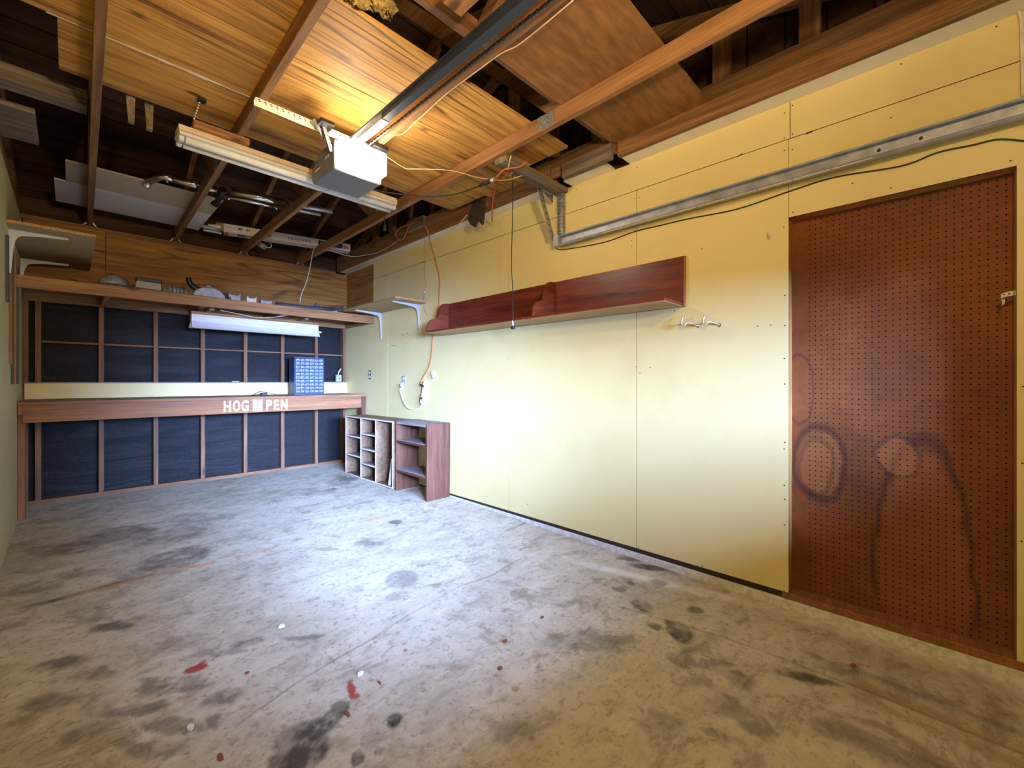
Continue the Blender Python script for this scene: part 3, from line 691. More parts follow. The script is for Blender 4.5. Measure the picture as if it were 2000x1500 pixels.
def metalbox(px, label, w=.075, h=.062, tilt=0, mt='castgrey'):
    x = sp(px, 5.06)
    t = thing('electrical_box', label, 'electrical box', (x, 5.06, SZ), 'loose metal boxes on the long shelf')
    m = MB(); m.prism([(x - w / 2, 5.03, SZ), (x + w / 2, 5.03, SZ), (x + w / 2 + .004, 5.03, SZ + h), (x + w * .2, 5.03, SZ + h * .78), (x - w * .2, 5.03, SZ + h * .8), (x - w / 2 - .004, 5.03, SZ + h * .95)], (0, .06, 0)); m.build('box', mt, t, bevel=.003)
    for s in (1,): MB().prism([(x + s * w * .50, 5.03, SZ + h * .9), (x + s * w * .42, 5.03, SZ + h * .9), (x + s * w * .50, 5.03, SZ + h * (1.12 + .08 * s))], (0, .003, 0)).build('ear', mt, t)
    MB().tube([(x - w * .3, 5.06, SZ + h * .8), (x - w * .32, 5.06, SZ + h * 1.12)], .006, 7).build('stub', mt, t)
metalbox(457, 'grey metal electrical box nearest the circular saw on the long shelf', .10, .075)
metalbox(490, 'whitish metal electrical box, middle of three on the long shelf', .085, .062, mt='edge')
metalbox(519, 'low grey metal electrical box, farthest of three from the saw', .105, .05)
one(MB().box(sp(437, 5.2) - .06, sp(437, 5.2) + .05, 5.15, 5.27, SZ, SZ + .09), 'tool_case', 'slate', 'dark boxy case on the long shelf behind the saw and first metal box', 'case', None, .012)
xa, xb = sp(538, 5.12), sp(668, 5.12)
t = thing('metal_tool', 'long dark slate power tool with hooked end at the right of the long shelf', 'tool', ((xa + xb) / 2, 5.1, SZ))
MB().tube([(xa, 5.1, SZ + .028), (xa + .30, 5.1, SZ + .028), (xa + .36, 5.1, SZ + .03), (xa + .44, 5.1, SZ + .034), (xb - .12, 5.1, SZ + .034)], [.026, .027, .026, .032, .032], 12).build('body', 'slate', t)
MB().tube([(xb - .13, 5.1, SZ + .032), (xb - .06, 5.1, SZ + .04), (xb - .015, 5.1, SZ + .07), (xb, 5.1, SZ + .11)], [.03, .028, .022, .012], 10, 4).build('hook', 'slate', t)
MB().prism([(xa + .40, 5.08, SZ + .055), (xa + .47, 5.08, SZ + .055), (xa + .425, 5.08, SZ + .10)], (0, .03, 0)).build('fin', 'slate', t)
MB().tube([(xb - .20, 5.06, SZ + .006), (xb - .15, 5.0, SZ + .007), (xb - .13, 4.97, SZ + .006)], .006, 7, 4).build('tag', 'edge', t)
cord('loose_wire', [(.0, 5.05, SZ + .03), (.06, 5.03, SZ + .012), (.14, 5.02, SZ + .004), (.20, 5.05, SZ + .005)], .003, 'blackcord', 'short black wire lying at the left end of the long shelf', 'wire')

# ------------------------------------------------------------------ particle board shelves on brackets
def shelf_bracket(parent, y, wallx, sgn, ztop, reach, drop):
    """stamped steel bracket: sgn -1 projects towards -X"""
    t = parent
    w = .02
    arm = [(wallx, ztop), (wallx + sgn * reach, ztop), (wallx + sgn * reach, ztop - .012), (wallx + sgn * reach * .5, ztop - .022), (wallx + sgn * .06, ztop - .036), (wallx + sgn * .042, ztop - .048), (wallx + sgn * .030, ztop - .075), (wallx + sgn * .02, ztop - drop * .5), (wallx + sgn * .010, ztop - drop), (wallx, ztop - drop)]
    br = MB().prism([(x, y - .003, z) for x, z in arm], (0, .006, 0)).build('bracket', 'bracket', t)
    MB().box(min(wallx, wallx + sgn * .003), max(wallx, wallx + sgn * .003), y - w / 2, y + w / 2, ztop - drop, ztop).box(min(wallx, wallx + sgn * reach), max(wallx, wallx + sgn * reach), y - w / 2, y + w / 2, ztop - .003, ztop).build('flange', 'bracket', br)
RZ = 1.934
t = thing('bracket_shelf', 'small particle board shelf on two grey steel brackets on the cream wall', 'shelf', (2.45, 4.4, RZ - .32))
MB().box(2.262, WX - .001, 3.83, 4.953, RZ, RZ + .019).build('board', 'particle', t, bevel=.001)
MB().box(2.2605, WX - .001, 3.815, 3.8295, RZ, RZ + .019).build('end_band', 'particle_edge', t)
shelf_bracket(t, 4.78, WX, -1, RZ - .0005, .33, .32); shelf_bracket(t, 3.965, WX, -1, RZ - .0005, .33, .31)
LZ = 2.142
t = thing('bracket_shelf', 'particle board shelf on two steel brackets high on the left wall', 'shelf', (-.08, 5.0, LZ - .3))
MB().box(LX + .001, .132, 4.33, 5.66, LZ, LZ + .019).build('board', 'particle', t, bevel=.001)
MB().box(LX + .001, .132, 4.322, 4.3295, LZ, LZ + .019).build('front_band', 'particle_edge', t)
shelf_bracket(t, 4.50, LX, 1, LZ - .0005, .283, .30); shelf_bracket(t, 5.50, LX, 1, LZ - .0005, .283, .22)
# long pieces hanging on the left wall below that shelf
for i, (y, z0, z1, w, mt, lb) in enumerate([(4.30, 1.62, 2.05, .05, 'slate', 'dark slat hanging on the left wall, nearest of the row below the particle board shelf'),
        (4.52, 1.22, 2.02, .022, 'oldZ', 'thin brown strip hanging on the left wall, second of the row from the door'), (4.66, 1.08, 2.02, .035, 'slate', 'dark strip hanging on the left wall, third of the row from the door'),
        (4.86, 1.08, 2.05, .05, 'firZ', 'light wood strip hanging on the left wall, fourth of the row from the door'), (5.06, 1.08, 1.99, .03, 'slate', 'dark strip hanging on the left wall, fifth of the row from the door')]):
    one(MB().box(LX + .0005, LX + .014, y - w / 2, y + w / 2, z0, z1), 'hanging_strip', mt, lb, 'strip', 'strips hanging on the left wall', .001)

# ------------------------------------------------------------------ red shelf on the long wall
RX = 2.365; RZ0, RZ1 = 1.562, 1.582
t = thing('wall_shelf', 'long red-brown wall shelf with scrolled ends on the cream wall', 'shelf', (2.5, 2.25, RZ0))
MB().box(WX - .0195, WX - .0005, 1.076, 3.44, RZ0, 1.872).build('back_board', 'redY', t, bevel=.001)
MB().box(RX, WX - .020, 1.080, 3.44, RZ0 + .003, RZ1).mat(1).box(RX + .002, WX - .020, 1.082, 3.438, RZ0, RZ0 + .003).build('shelf_board', ['redY', 'raw'], t)
MB().box(WX - .0195, WX - .0005, 1.068, 1.0755, RZ0, 1.872).build('raw_end', 'firZ', t)
def scroll(y, xf):
    zb = RZ1; H = 1.872 - zb; D = WX - .0205 - xf
    P = [(0, 0), (0, .10), (.03, .20), (.09, .30), (.18, .37), (.28, .405), (.38, .43), (.46, .48), (.52, .58), (.565, .72), (.62, .86), (.70, .95), (.82, .99), (1, 1), (1, 0)]
    return MB().prism([(xf + D * a, y, zb + H * b) for a, b in P], (0, .019, 0))
scroll(3.418, RX + .004).build('scroll_end', 'redX', t, bevel=.0015)
scroll(2.085, RX + .012).build('scroll_divider', 'redX', t, bevel=.0015)

# ------------------------------------------------------------------ cubby and redwood bookcase on the floor
cx, cw = 2.345, 2.622
cy = [at(p, 880, X=cx).y for p in (674.5, 704, 733, 767)]
ztop, z0 = .683, fz(5.1) - .002
y1, y0 = cy[0], cy[3]
z0 = fz((y0 + y1) / 2)
t = thing('cubby_unit', 'low plywood pigeonhole unit with white front edges, beside the redwood bookcase', 'cubby', ((cx + cw) / 2, (y0 + y1) / 2, z0))
th = .014
m = MB(); m.box(cx + .004, cw, y0, y0 + th, z0, ztop); m.box(cx + .004, cw, y1 - th, y1, z0, ztop); m.box(cx + .004, cw, y0 + th, y1 - th, ztop - th, ztop); m.box(cx + .004, cw, y0 + th, y1 - th, z0, z0 + th)
m.build('carcass', 'ply_in', t)
MB().box(cw - .006, cw, y0 + th, y1 - th, z0 + th, ztop - th).build('back_panel', 'ply_in', t)
for y in cy[1:3]: MB().box(cx + .004, cw - .006, y - th / 2, y + th / 2, z0 + th, ztop - th).build('divider', 'ply_in', t)
def zc(px, py): return at(px, py, X=cx).z
shelves = [(cy[1], cy[0], zc(690, 852)), (cy[1], cy[0], zc(690, 889)), (cy[2], cy[1], zc(719, 848.5)), (cy[2], cy[1], zc(719, 878)), (cy[2], cy[1], zc(719, 907.5))]
for a, b, z in shelves: MB().box(cx + .004, cw - .006, a + th / 2, b - th / 2 - (0 if b < y1 else th / 2), z - .010, z).build('shelf', 'dustY', t)
m = MB()
m.box(cx, cx + .004, y0, y0 + th, z0, ztop).box(cx, cx + .004, y1 - th, y1, z0, ztop).box(cx, cx + .004, y0 + th, y1 - th, ztop - th, ztop).box(cx, cx + .004, y0 + th, y1 - th, z0, z0 + th)
for y in cy[1:3]: m.box(cx, cx + .004, y - th / 2, y + th / 2, z0 + th, ztop - th)
for a, b, z in shelves: m.box(cx, cx + .004, a + th / 2, b - th / 2 - (0 if b < y1 else th / 2), z - .014, z + .002)
m.build('front_edging', 'edge', t)
p, q = at(759, 920, X=cx + .02), at(763, 893, X=cx + .05)
one(MB().hexa([(p.x, p.y - .012, z0 + th + .001), (p.x + .02, p.y - .012, z0 + th + .001), (p.x + .02, p.y + .012, z0 + th + .001), (p.x, p.y + .012, z0 + th + .001),
               (q.x, q.y - .012 - .02, .27), (q.x + .02, q.y - .032, .27), (q.x + .02, q.y - .008, .27), (q.x, q.y - .008, .27)]), 'wood_slat', 'edge', 'short pale slat leaning inside the tall bay of the pigeonhole unit', 'slat')
bx0, bx1, by0, by1, bzt = 2.362, 2.640, 3.412, 3.988, .690
t = thing('bookcase', 'dark redwood open-backed bookcase with two shelves against the cream wall', 'bookcase', ((bx0 + bx1) / 2, (by0 + by1) / 2, fz(3.7)))
for a, b in ((by0, by0 + .026), (by1 - .026, by1)):
    MB().hexa([(bx0, a, fz(a)), (bx1 - .010, a, fz(a)), (bx1 - .010, b, fz(b)), (bx0, b, fz(b)), (bx0, a, bzt), (bx1, a, bzt), (bx1, b, bzt), (bx0, b, bzt)]).build('side_panel', 'crateZ', t, bevel=.002)
MB().box(bx0, bx1, by0 + .026, by1 - .026, bzt - .030, bzt).build('top', 'dustY', t, bevel=.002)
def bz(px, py): return at(px, py, X=bx0).z
for py in (858, 915): MB().box(bx0 + .002, bx1 - .012, by0 + .0265, by1 - .0265, bz(772, py) - .024, bz(772, py)).build('shelf', 'dustY', t, bevel=.002)
for py in (859, 916):
    z = bz(772, py); MB().box(bx0, bx0 + .0018, by0 + .0265, by1 - .0265, z - .023, z - .001).build('shelf_edge', 'crateY', t)

# ------------------------------------------------------------------ trusses
JZ, JH, JW = 2.58, .089, .038
tops = RIDGE_Z - .055
def rz(y):  # underside of the top chord line
    return (EZ + (RIDGE_Z - EZ) * ((BY + .06 - y) / (BY + .06 - RIDGE_Y) if y > RIDGE_Y else (y + .95) / (RIDGE_Y + .95))) - .05
def truss(x0, x1, label, mats=('firY', 'oldY'), plates=(), ties=True):
    t = thing('roof_truss', label, 'truss', ((x0 + x1) / 2, 2.7, JZ), 'roof trusses over the garage')
    def X(y): return x0 + (x1 - x0) * (y + .3) / 6.0
    ya, yb = -.79, 5.79
    MB().bar((X(ya), ya, JZ + JH / 2), (X(yb), yb, JZ + JH / 2), JW, JH).build('bottom_chord', mats[0], t, bevel=.002)
    for y in (BY - .06, -.80):
        a, b = (X(y), y, rz(y) - .01), (X(RIDGE_Y), RIDGE_Y, rz(RIDGE_Y) - .01)
        MB().bar(a, b, JW, .085).build('top_chord', mats[1], t)
    for yb_, yt in ((3.75, 4.35), (3.75, RIDGE_Y + .05), (1.55, RIDGE_Y - .05), (1.55, .95)):
        MB().bar((X(yb_), yb_, JZ + JH), (X(yt), yt, rz(yt) - .05), JW * .98, .07, up=(0, 1, 0)).build('web', mats[1], t)
    for px, side in plates:
        y = px; xx = X(y) - side * (JW / 2 + .0012)
        MB().box(xx - .0012, xx + .0012, y - .06, y + .06, JZ + .006, JZ + JH - .004).build('nail_plate', 'plate', t)
    if ties:
        for s in (-1, 1): MB().prism([(X(5.66) + s * .021, 5.662, JZ + .002), (X(5.66) + s * .055, 5.662, JZ - .026), (X(5.66) + s * .021, 5.662, JZ + .030)], (0, .030, 0)).build('metal_tie', 'plate', t)
    return X
XA = truss(.05, .132, 'truss nearest the left wall, its bottom chord dropping beside the attic planks', ('oldY', 'oldY'))
XB = truss(.645, .775, 'truss second from the left wall, carrying the hanging fluorescent light block', ('oldY', 'oldY'), [(3.55, 1)])
XC = truss(1.305, 1.40, 'truss running beside the black garage door opener rail', ('firY', 'oldY'), [(1.42, 1), (3.45, 1)])
XD = truss(1.93, 2.02, 'truss third from left wall and next to the cream wall, wood arm under it', ('firY', 'oldY'), [(1.60, 1), (3.35, 1)])
t = thing('gable_truss', 'gable truss with short upright studs standing on top of the cream wall', 'truss', (2.56, 2.7, ZT + .038))
m = MB(); m.box(2.496, 2.533, 2.03, 5.70, ZT - .001, ZT + .19); m.box(2.496, 2.533, -.79, 1.46, ZT - .001, ZT + .19); m.box(2.510, 2.533, 1.461, 2.029, ZT + .0385, ZT + .19)
m.build('bottom_chord', 'oldY', t, bevel=.003)
for y in (BY - .06, -.80): MB().bar((2.575, y, rz(y) - .03), (2.575, RIDGE_Y, rz(RIDGE_Y) - .03), .038, .09).build('top_chord', 'oldY', t)
for y in (.07, .42, .835, 1.24, 1.65, 2.06, 2.47, 2.88, 3.29, 3.60, 3.985, 4.395, 4.785, 5.15):
    MB().box(2.55, 2.60, y - .045, y + .045, ZT + .039, rz(y) - .04).build('gable_stud', 'oldZ', t)
t = thing('gable_truss', 'dark gable truss over the left wall', 'truss', (LX - .05, 2.7, 2.579))
MB().box(LX - .06, LX - .02, -.79, 5.70, 2.579, 2.67).build('bottom_chord', 'oldY', t)
for y in (BY - .06, -.80): MB().bar((LX - .04, y, rz(y) - .03), (LX - .04, RIDGE_Y, rz(RIDGE_Y) - .03), .038, .09).build('top_chord', 'oldY', t)
for y in (1.9, 2.5, 3.1, 3.7, 4.3): MB().box(LX - .06, LX - .02, y - .045, y + .045, 2.671, rz(y) - .04).build('gable_stud', 'oldZ', t)

# ------------------------------------------------------------------ planks laid over the trusses
PZ = JZ + JH + .001
def plank(x0, x1, y0, y1, mt, lb, z=PZ, th=.016): return one(MB().box(x0, x1, y0, y1, z, z + th), 'attic_plank', mt, lb, 'plank', 'planks over the trusses', .001)
plank(-.038, 2.44, 2.69, 3.135, 'plyX', 'golden plywood plank over the trusses, farthest from the door')
plank(-.285, 2.50, 2.205, 2.684, 'plyX', 'golden plywood plank over the trusses, middle of three, above the opener')
plank(-.285, 2.33, 1.735, 2.200, 'plyX', 'golden plywood plank over the trusses, nearest the door of three')
one(MB().box(1.42, 2.50, .885, 1.497, PZ, PZ + .012), 'attic_board', 'brownply', 'brown hardboard sheet over the trusses near the door', 'board', None, .001)
m = MB()   # old paint squeezed along the seam
for (xa, xb, w) in ((-.07, .10, .006), (.10, .30, .007), (.30, .345, .016), (.345, .42, .009), (.42, .50, .020), (.50, .56, .012), (.56, .70, .007), (.70, 1.0, .005)):
    m.box(xa, xb, 2.687 - w / 2, 2.687 + w / 2, PZ - .0016, PZ + .002)
one(m, 'paint_bead', 'edge', 'uneven line of white paint along the seam between two attic planks', 'paint line')
one(MB().box(-.022, .93, 4.40, 4.85, PZ, PZ + .012), 'shelf_panel', 'tan', 'tan board lying over the trusses beside the chrome pipes', 'board', None, .001)
one(MB().box(-.085, .93, 4.86, 5.44, PZ, PZ + .012), 'shelf_panel', 'whiteboard', 'white panel lying over the trusses close to the bench wall', 'board', None, .001)
one(MB().box(LX - .018, .07, 3.44, 3.48, PZ, PZ + .089).box(LX - .018, .07, 3.48, 3.56, PZ, PZ + .035), 'cross_brace', 'greyX', 'weathered timber running from the left wall to the first truss', 'brace', None, .002)
one(MB().box(LX - .018, -.142, 3.76, 4.25, PZ, PZ + .03), 'loose_board', 'greyX', 'short weathered board lying over the left wall beyond the timber brace', 'board', None, .002)
for (x, y, lb) in ((.235, 3.17, 'left of two grey board ends hanging below the far golden plank'), (.315, 3.19, 'right of two grey board ends hanging below the far golden plank')):
    m = MB(); m.hexa([(x - .010, y, PZ - .13), (x + .016, y, PZ - .13), (x + .016, y + .03, PZ - .13), (x - .010, y + .03, PZ - .13), (x - .036, y, PZ + .26), (x + .026, y, PZ + .26), (x + .026, y + .05, PZ + .26), (x - .036, y + .05, PZ + .26)])
    one(m, 'board_end', 'greyY', lb, 'board', 'grey boards beyond the planks')
one(MB().box(.35, 2.49, 1.50, 1.538, PZ + .02, PZ + .109), 'lateral_brace', 'oldX', 'dark lumber brace crossing the trusses between the hardboard sheet and golden planks', 'brace')
one(MB().box(1.015, 1.105, -.79, 1.36, JZ - .002, JZ + .036), 'rail_backer', 'firY', 'loose lumber length along the left side of the opener rail', 'lumber', None, .002)
m = MB()
for k in range(5): m.ell((.79 + k * .04, 1.69 + random.random() * .03, PZ + .045 + random.random() * .06), .05, .03, .05, 14, 9)
for v in m.bm.verts: v.co += Vector((random.uniform(-1, 1), random.uniform(-1, 1), random.uniform(-1, 1))) * .014
one(m, 'insulation_scrap', 'fluff', 'torn yellow insulation scrap at the edge of the golden planks', 'insulation')
# weathered block and arm at the long wall
one(MB().box(2.458, 2.4945, 1.482, 1.885, 2.56, 2.662), 'scab_block', 'greyY', 'weathered grey block nailed to the beam above the cream wall', 'block', None, .003)
one(MB().box(2.458, 2.4945, 3.62, 3.92, 2.66, 2.766), 'scab_block', 'greyY', 'weathered grey block on the beam behind the orange cord loop', 'block', None, .003)
one(MB().box(1.975, WX - .001, 1.965, 2.075, JZ - .040, JZ - .001), 'hanger_arm', 'greyX', 'weathered wood arm reaching from a truss to the cream wall', 'arm', None, .003)

# ------------------------------------------------------------------ door track and hanger
def cprof(s=1.0): return [(0, -.036), (.028, -.036), (.034, -.030), (.030, -.026), (.004, -.031), (.003, .030), (.024, .032), (.034, .026), (.038, .032), (.030, .037), (0, .036)]
TX, TZ = 2.60, 2.165
path = []
for y in (2.035, 1.2, .5, -.26): path.append(((TX, y, TZ), (-1, 0, 0), (0, 0, 1)))
R_ = .33
for k in range(1, 11):
    a = k / 10 * PI / 2
    c = (TX, -.26 - R_ * math.sin(a), TZ - R_ + R_ * math.cos(a)); path.append((c, (-1, 0, 0), (0, math.sin(a) * -1, math.cos(a))))
path.append(((TX, -.26 - R_, .05), (-1, 0, 0), (0, -1, 0)))
t = thing('door_track', 'galvanised garage door track along the top of the cream wall', 'track', (TX, 1.0, TZ - .04))
MB().sweep(path, cprof()).build('channel', 'track', t)
m = MB()
for k in range(9):
    y = .18 + k * .16; m.bar((TX - .030, y, TZ - .0365), (TX - .030, y + .15, TZ - .0365), .010 + .004 * (k % 3), .0014)
m.build('paint_smear', 'trim', t)
for y in (.02, .16): MB().cyl((TX - .005, y, TZ), (TX - .009, y, TZ), .007).build('rivet', 'ink', t)
MB().box(TX - .04, TX - .0005, 2.0, 2.045, TZ - .038, TZ + .04).build('end_plate', 'track', t)
t = thing('track_hanger', 'perforated steel angle hanger holding the end of the door track', 'hanger', (2.57, 2.05, 2.2))
p0, p1 = at(1053, 364, X=2.50), Vector((2.565, 2.052, TZ + .02)); p0 = Vector((2.44, 2.085, JZ - .02))
MB().bar(p0, p1, .052, .003, up=(0, 1, 0)).build('strut', 'steel', t)
m = MB(); d = p1 - p0
for k in range(9):
    c = p0 + d * (.04 + k * .115); m.cyl(c + Vector((0, -.004, 0)), c + Vector((0, .0028, 0)), .0055, 8)
m.build('hole', 'ink', t)
MB().box(WX - .032, WX - .0285, 1.995, 2.045, TZ + .041, JZ - .042).box(WX - .0285, WX - .001, 1.995, 1.9985, TZ + .041, JZ - .042).build('upright', 'steel', t)
m = MB()
for k in range(12):
    z = TZ + .06 + k * .027; m.cyl((WX - .0345, 2.02, z), (WX - .0320, 2.02, z), .0055, 8); m.cyl((WX - .015, 1.994, z), (WX - .015, 1.9955, z), .0055, 8)
m.build('hole', 'ink', t)
MB().prism([(2.46, 2.078, JZ - .041), (2.60, 2.078, JZ - .041), (2.60, 2.078, JZ - .10)], (0, .003, 0)).build('gusset', 'steel', t)

# ------------------------------------------------------------------ opener
t = thing('garage_door_opener', 'grey ceiling mounted garage door opener with its lens lit', 'opener', (1.21, 2.6, 2.33))
ox0, ox1, oz0, oz1, oy0, oy1 = 1.065, 1.365, 2.335, 2.505, 2.46, 2.80
def octp(y, x0, x1, z0, z1, c): return [(x0, y, z0 + c), (x0 + c * .6, y, z0), (x1 - c * .9, y, z0), (x1, y, z0 + c * .8), (x1, y, z1 - c * .2), (x1 - c * .2, y, z1), (x0 + c * .8, y, z1), (x0, y, z1 - c * .5)]
m = MB()
side = [(oy0, oz0 + .025), (oy0, oz1), (oy0 + .20, oz1), (oy1, oz1 - .075), (oy1, oz0 + .045), (oy1 - .025, oz0 + .004), (oy0 + .01, oz0)]
m.prism([(ox0, y, z) for y, z in side], (ox1 - ox0, 0, 0)); m.build('housing', 'grey', t, bevel=.006)
m = MB(); m.prism(octp(oy0 - .07, ox0 + .004, ox1 - .004, oz0 + .004, oz1 - .002, .04), (0, .069, 0)); m.build('lens', 'lens', t, bevel=.006)
p = Vector((ox0 - .0012, oy1 - .06, oz0 + .062))
MB().box(ox0 - .0010, ox0 - .0002, oy1 - .145, oy1 - .055, oz0 + .060, oz0 + .082).build('badge', 'redlabel', t)
text('CRAFTSMAN', .017, 'white', t, (ox0 - .0014, oy1 - .058, oz0 + .065), (PI / 2, 0, -PI / 2), 'lettering', .0003, .0002, .84)
text('1/2 HP', .022, 'white', t, (ox0 - .0014, oy0 + .13, oz0 + .093), (PI / 2, 0, -PI / 2), 'lettering', .0003, .0003)
for y in (oy1 - .19, oy1 - .1): MB().cyl((ox0 - .003, y, oz1 - .055), (ox0, y, oz1 - .055), .005, 8).build('screw', 'ink', t)
MB().box(1.165, 1.205, -.79, oy0 - .001, 2.508, 2.545).box(1.155, 1.165, -.79, oy0 + .2, 2.540, 2.548).build('rail', 'rail', t)
MB().box(1.163, 1.207, oy0 - .36, oy0 + .2, 2.5058, 2.5472).build('rail_sleeve', 'steel', t)
# chain along the rail, modelled as links
m = MB(); n = 172
for k in range(n):
    y = oy0 - .02 - k * .0185; z = 2.512
    if k % 2: m.box(1.243, 1.249, y - .010, y + .010, z, z + .012)
    else: m.box(1.240, 1.252, y - .005, y + .005, z + .001, z + .011)
m.build('chain', 'black', t)
m = MB(); m.bar((ox0 - .003, oy0 + .03, 2.44), (1.005, oy0 + .02, JZ - .002), .022, .003, up=(0, 1, 0)); m.build('hanger_strap', 'steel', t)
m = MB(); m.bar((ox0 - .003, oy0 + .05, 2.46), (.955, oy0 + .02, JZ - .002), .018, .003, up=(0, 1, 0)); m.build('hanger_strap', 'steel', t)
MB().bar((ox1 + .003, oy0 + .03, 2.46), (1.352, oy0 + .02, JZ - .002), .022, .003, up=(0, 1, 0)).build('hanger_strap', 'steel', t)
MB().box(.975, 1.055, oy0 - .03, oy0 + .045, JZ - .024, JZ - .002).prism([(.985, oy0 + .03, JZ - .024), (1.05, oy0 + .03, JZ - .024), (1.02, oy0 + .03, JZ - .09)], (0, .012, 0)).build('isolator', 'black', t, bevel=.003)
MB().box(1.30, 1.40, oy0 - .02, oy0 + .05, JZ - .030, JZ - .002).build('isolator', 'black', t, bevel=.003)
t2 = thing('perforated_angle', 'cream perforated steel angle spanning two trusses above the opener', 'angle iron', (1.02, oy0 + .02, JZ - .002))
MB().box(.672, 1.385, oy0 + .046, oy0 + .078, JZ - .003, JZ - .0002).box(.672, 1.385, oy0 + .0755, oy0 + .078, JZ - .03, JZ - .003).build('angle', 'trim', t2)
m = MB()
for k in range(24):
    for dy in (.055, .068): m.cyl((.69 + k * .029 + (dy - .055) * .6, oy0 + dy, JZ - .0042), (.69 + k * .029 + (dy - .055) * .6, oy0 + dy, JZ - .0028), .0042, 6)
m.build('hole', 'ink', t2)

# ------------------------------------------------------------------ long fluorescent light
fy0, fy1, fz0, fz1 = 2.985, 3.125, 2.452, 2.540
t = thing('strip_light', 'long white two-tube fluorescent light hanging under the trusses', 'light fixture', (1.1, 3.05, fz0))
MB().prism([(.422, y, z) for y, z in [(fy0 + .012, fz1), (fy1 - .012, fz1), (fy1, fz1 - .035), (fy1, fz1 - .045), (fy0, fz1 - .045), (fy0, fz1 - .035)]], (1.368, 0, 0)).build('channel', 'enamel_dirty', t, bevel=.002)
MB().box(.43, 1.78, fy0 - .0008, fy0 + .002, fz1 - .0405, fz1 - .038).build('seam', 'ink', t)
MB().box(.426, 1.786, fy0 + .002, fy1 - .002, fz1 - .058, fz1 - .0455).build('reflector', 'enamel', t)
for y in (fy0 + .035, fy1 - .035):
    MB().cyl((.455, y, fz0 + .016), (1.757, y, fz0 + .016), .019, 16).build('tube', 'tubeglass', t)
for x in (.424, 1.762):
    for y in (fy0 + .035, fy1 - .035): MB().box(x, x + .026, y - .018, y + .018, fz0 + .002, fz1 - .0585).build('lamp_holder', 'enamel', t, bevel=.004)
one(MB().box(.485, .765, 2.965, 3.105, fz1 + .0005, JZ - .0005), 'light_block', 'firX', 'short rough lumber block between a truss and the strip light', 'block', None, .004)
t2 = thing('light_chain', 'short chain with black hook holding the block of the strip light', 'chain', (.49, 2.93, 2.54))
m = MB()
for k in range(8): m.ell(Vector((.505, 2.90, PZ - .004)).lerp(Vector((.487, 2.962, 2.58)), k / 7), .005, .004, .008, 6, 4)
m.build('links', 'brass', t2); MB().box(.49, .53, 2.875, 2.915, PZ - .016, PZ - .001).build('hook_plate', 'black', t2, bevel=.003)
one(MB().tube([(1.74, 3.09, fz0 + .0), (1.742, 3.10, 2.40), (1.742, 3.10, 2.345)], .004, 7, 4).box(1.732, 1.752, 3.09, 3.11, 2.30, 2.345), 'light_plug', 'blackcord', 'short dark cord and plug hanging from the right end of the strip light', 'cord')
cord('pull_wire', [(1.26, 2.975, 2.54), (1.262, 2.972, 2.49), (1.255, 2.985, 2.435), (1.22, 3.05, 2.43), (1.16, 3.11, 2.44), (1.12, 3.14, 2.47)], .0016, 'ink', 'thin dark wire looped under the strip light beside the opener', 'wire')

# ------------------------------------------------------------------ pipes, tubes and carton lying over the trusses
PP = PZ + .030
def pz(px, py, z=PP): return at(px, py, Z=z)
t = thing('exhaust_pipe', 'curved chrome exhaust pipe lying over the trusses beside the tan board', 'pipe', (.7, 4.2, PZ))
a = [at(285, 364, Z=PZ - .025), at(291, 353, Z=PZ + .01), pz(318, 345), pz(336, 349), pz(380, 361), pz(424, 371)]
MB().tube(a[:4], .028, 14, 6).build('elbow', 'chrome', t)
MB().tube(a[3:], [.026, .028, .028], 14).build('tube', 'chrome', t)
MB().tube([pz(326, 356, PP - .02), pz(327, 345, PP + .03)], .008, 8).build('clamp', 'chrome', t)
t = thing('exhaust_pipe', 'straight chrome exhaust pipe pair with flared collar, right of the curved one', 'pipe', (1.1, 4.1, PZ))
MB().tube([pz(452, 373), pz(556, 396)], [.031, .031], 14).build('muffler', 'chrome', t)
MB().tube([pz(436, 382, PP - .01), pz(548, 405, PP - .01)], [.020, .020], 12).build('tube', 'chrome', t)
MB().tube([pz(420, 396, PP - .02), pz(430, 380, PP), pz(436, 370, PP + .02)], [.036, .032, .026], 14).build('collar', 'black', t)
MB().tube([pz(420, 397, PP - .02), pz(419, 398, PP - .022)], .037, 14).build('rim', 'chrome', t)
for q in ((447, 384), (540, 403)): MB().tube([pz(q[0], q[1] + 5, PP - .035), pz(q[0], q[1] - 6, PP + .03)], .008, 8).build('clamp', 'chrome', t)
one(MB().cyl(pz(566, 398), pz(649, 413), .020), 'metal_tube', 'alum', 'pale metal tube over the trusses right of the chrome pipes, upper of two', 'tube', 'pale metal tubes')
one(MB().cyl(pz(560, 405, PP - .006), pz(626, 419, PP - .006), .017), 'metal_tube', 'alum', 'pale metal tube over the trusses right of the chrome pipes, lower of two', 'tube', 'pale metal tubes')
for k, (q0, q1, lb) in enumerate((((393, 441), (432, 448.6), 'back tube of three pale tubes poking out beside the long carton'), ((397, 448), (433, 454.9), 'front tube of three pale tubes poking out beside the long carton'), ((406, 439.5), (431, 443.6), 'shortest of three pale tubes poking out beside the long carton'))):
    one(MB().cyl(pz(*q0), pz(*q1), .016), 'curtain_rod', 'enamel', lb, 'rod', 'pale tubes beside the carton')
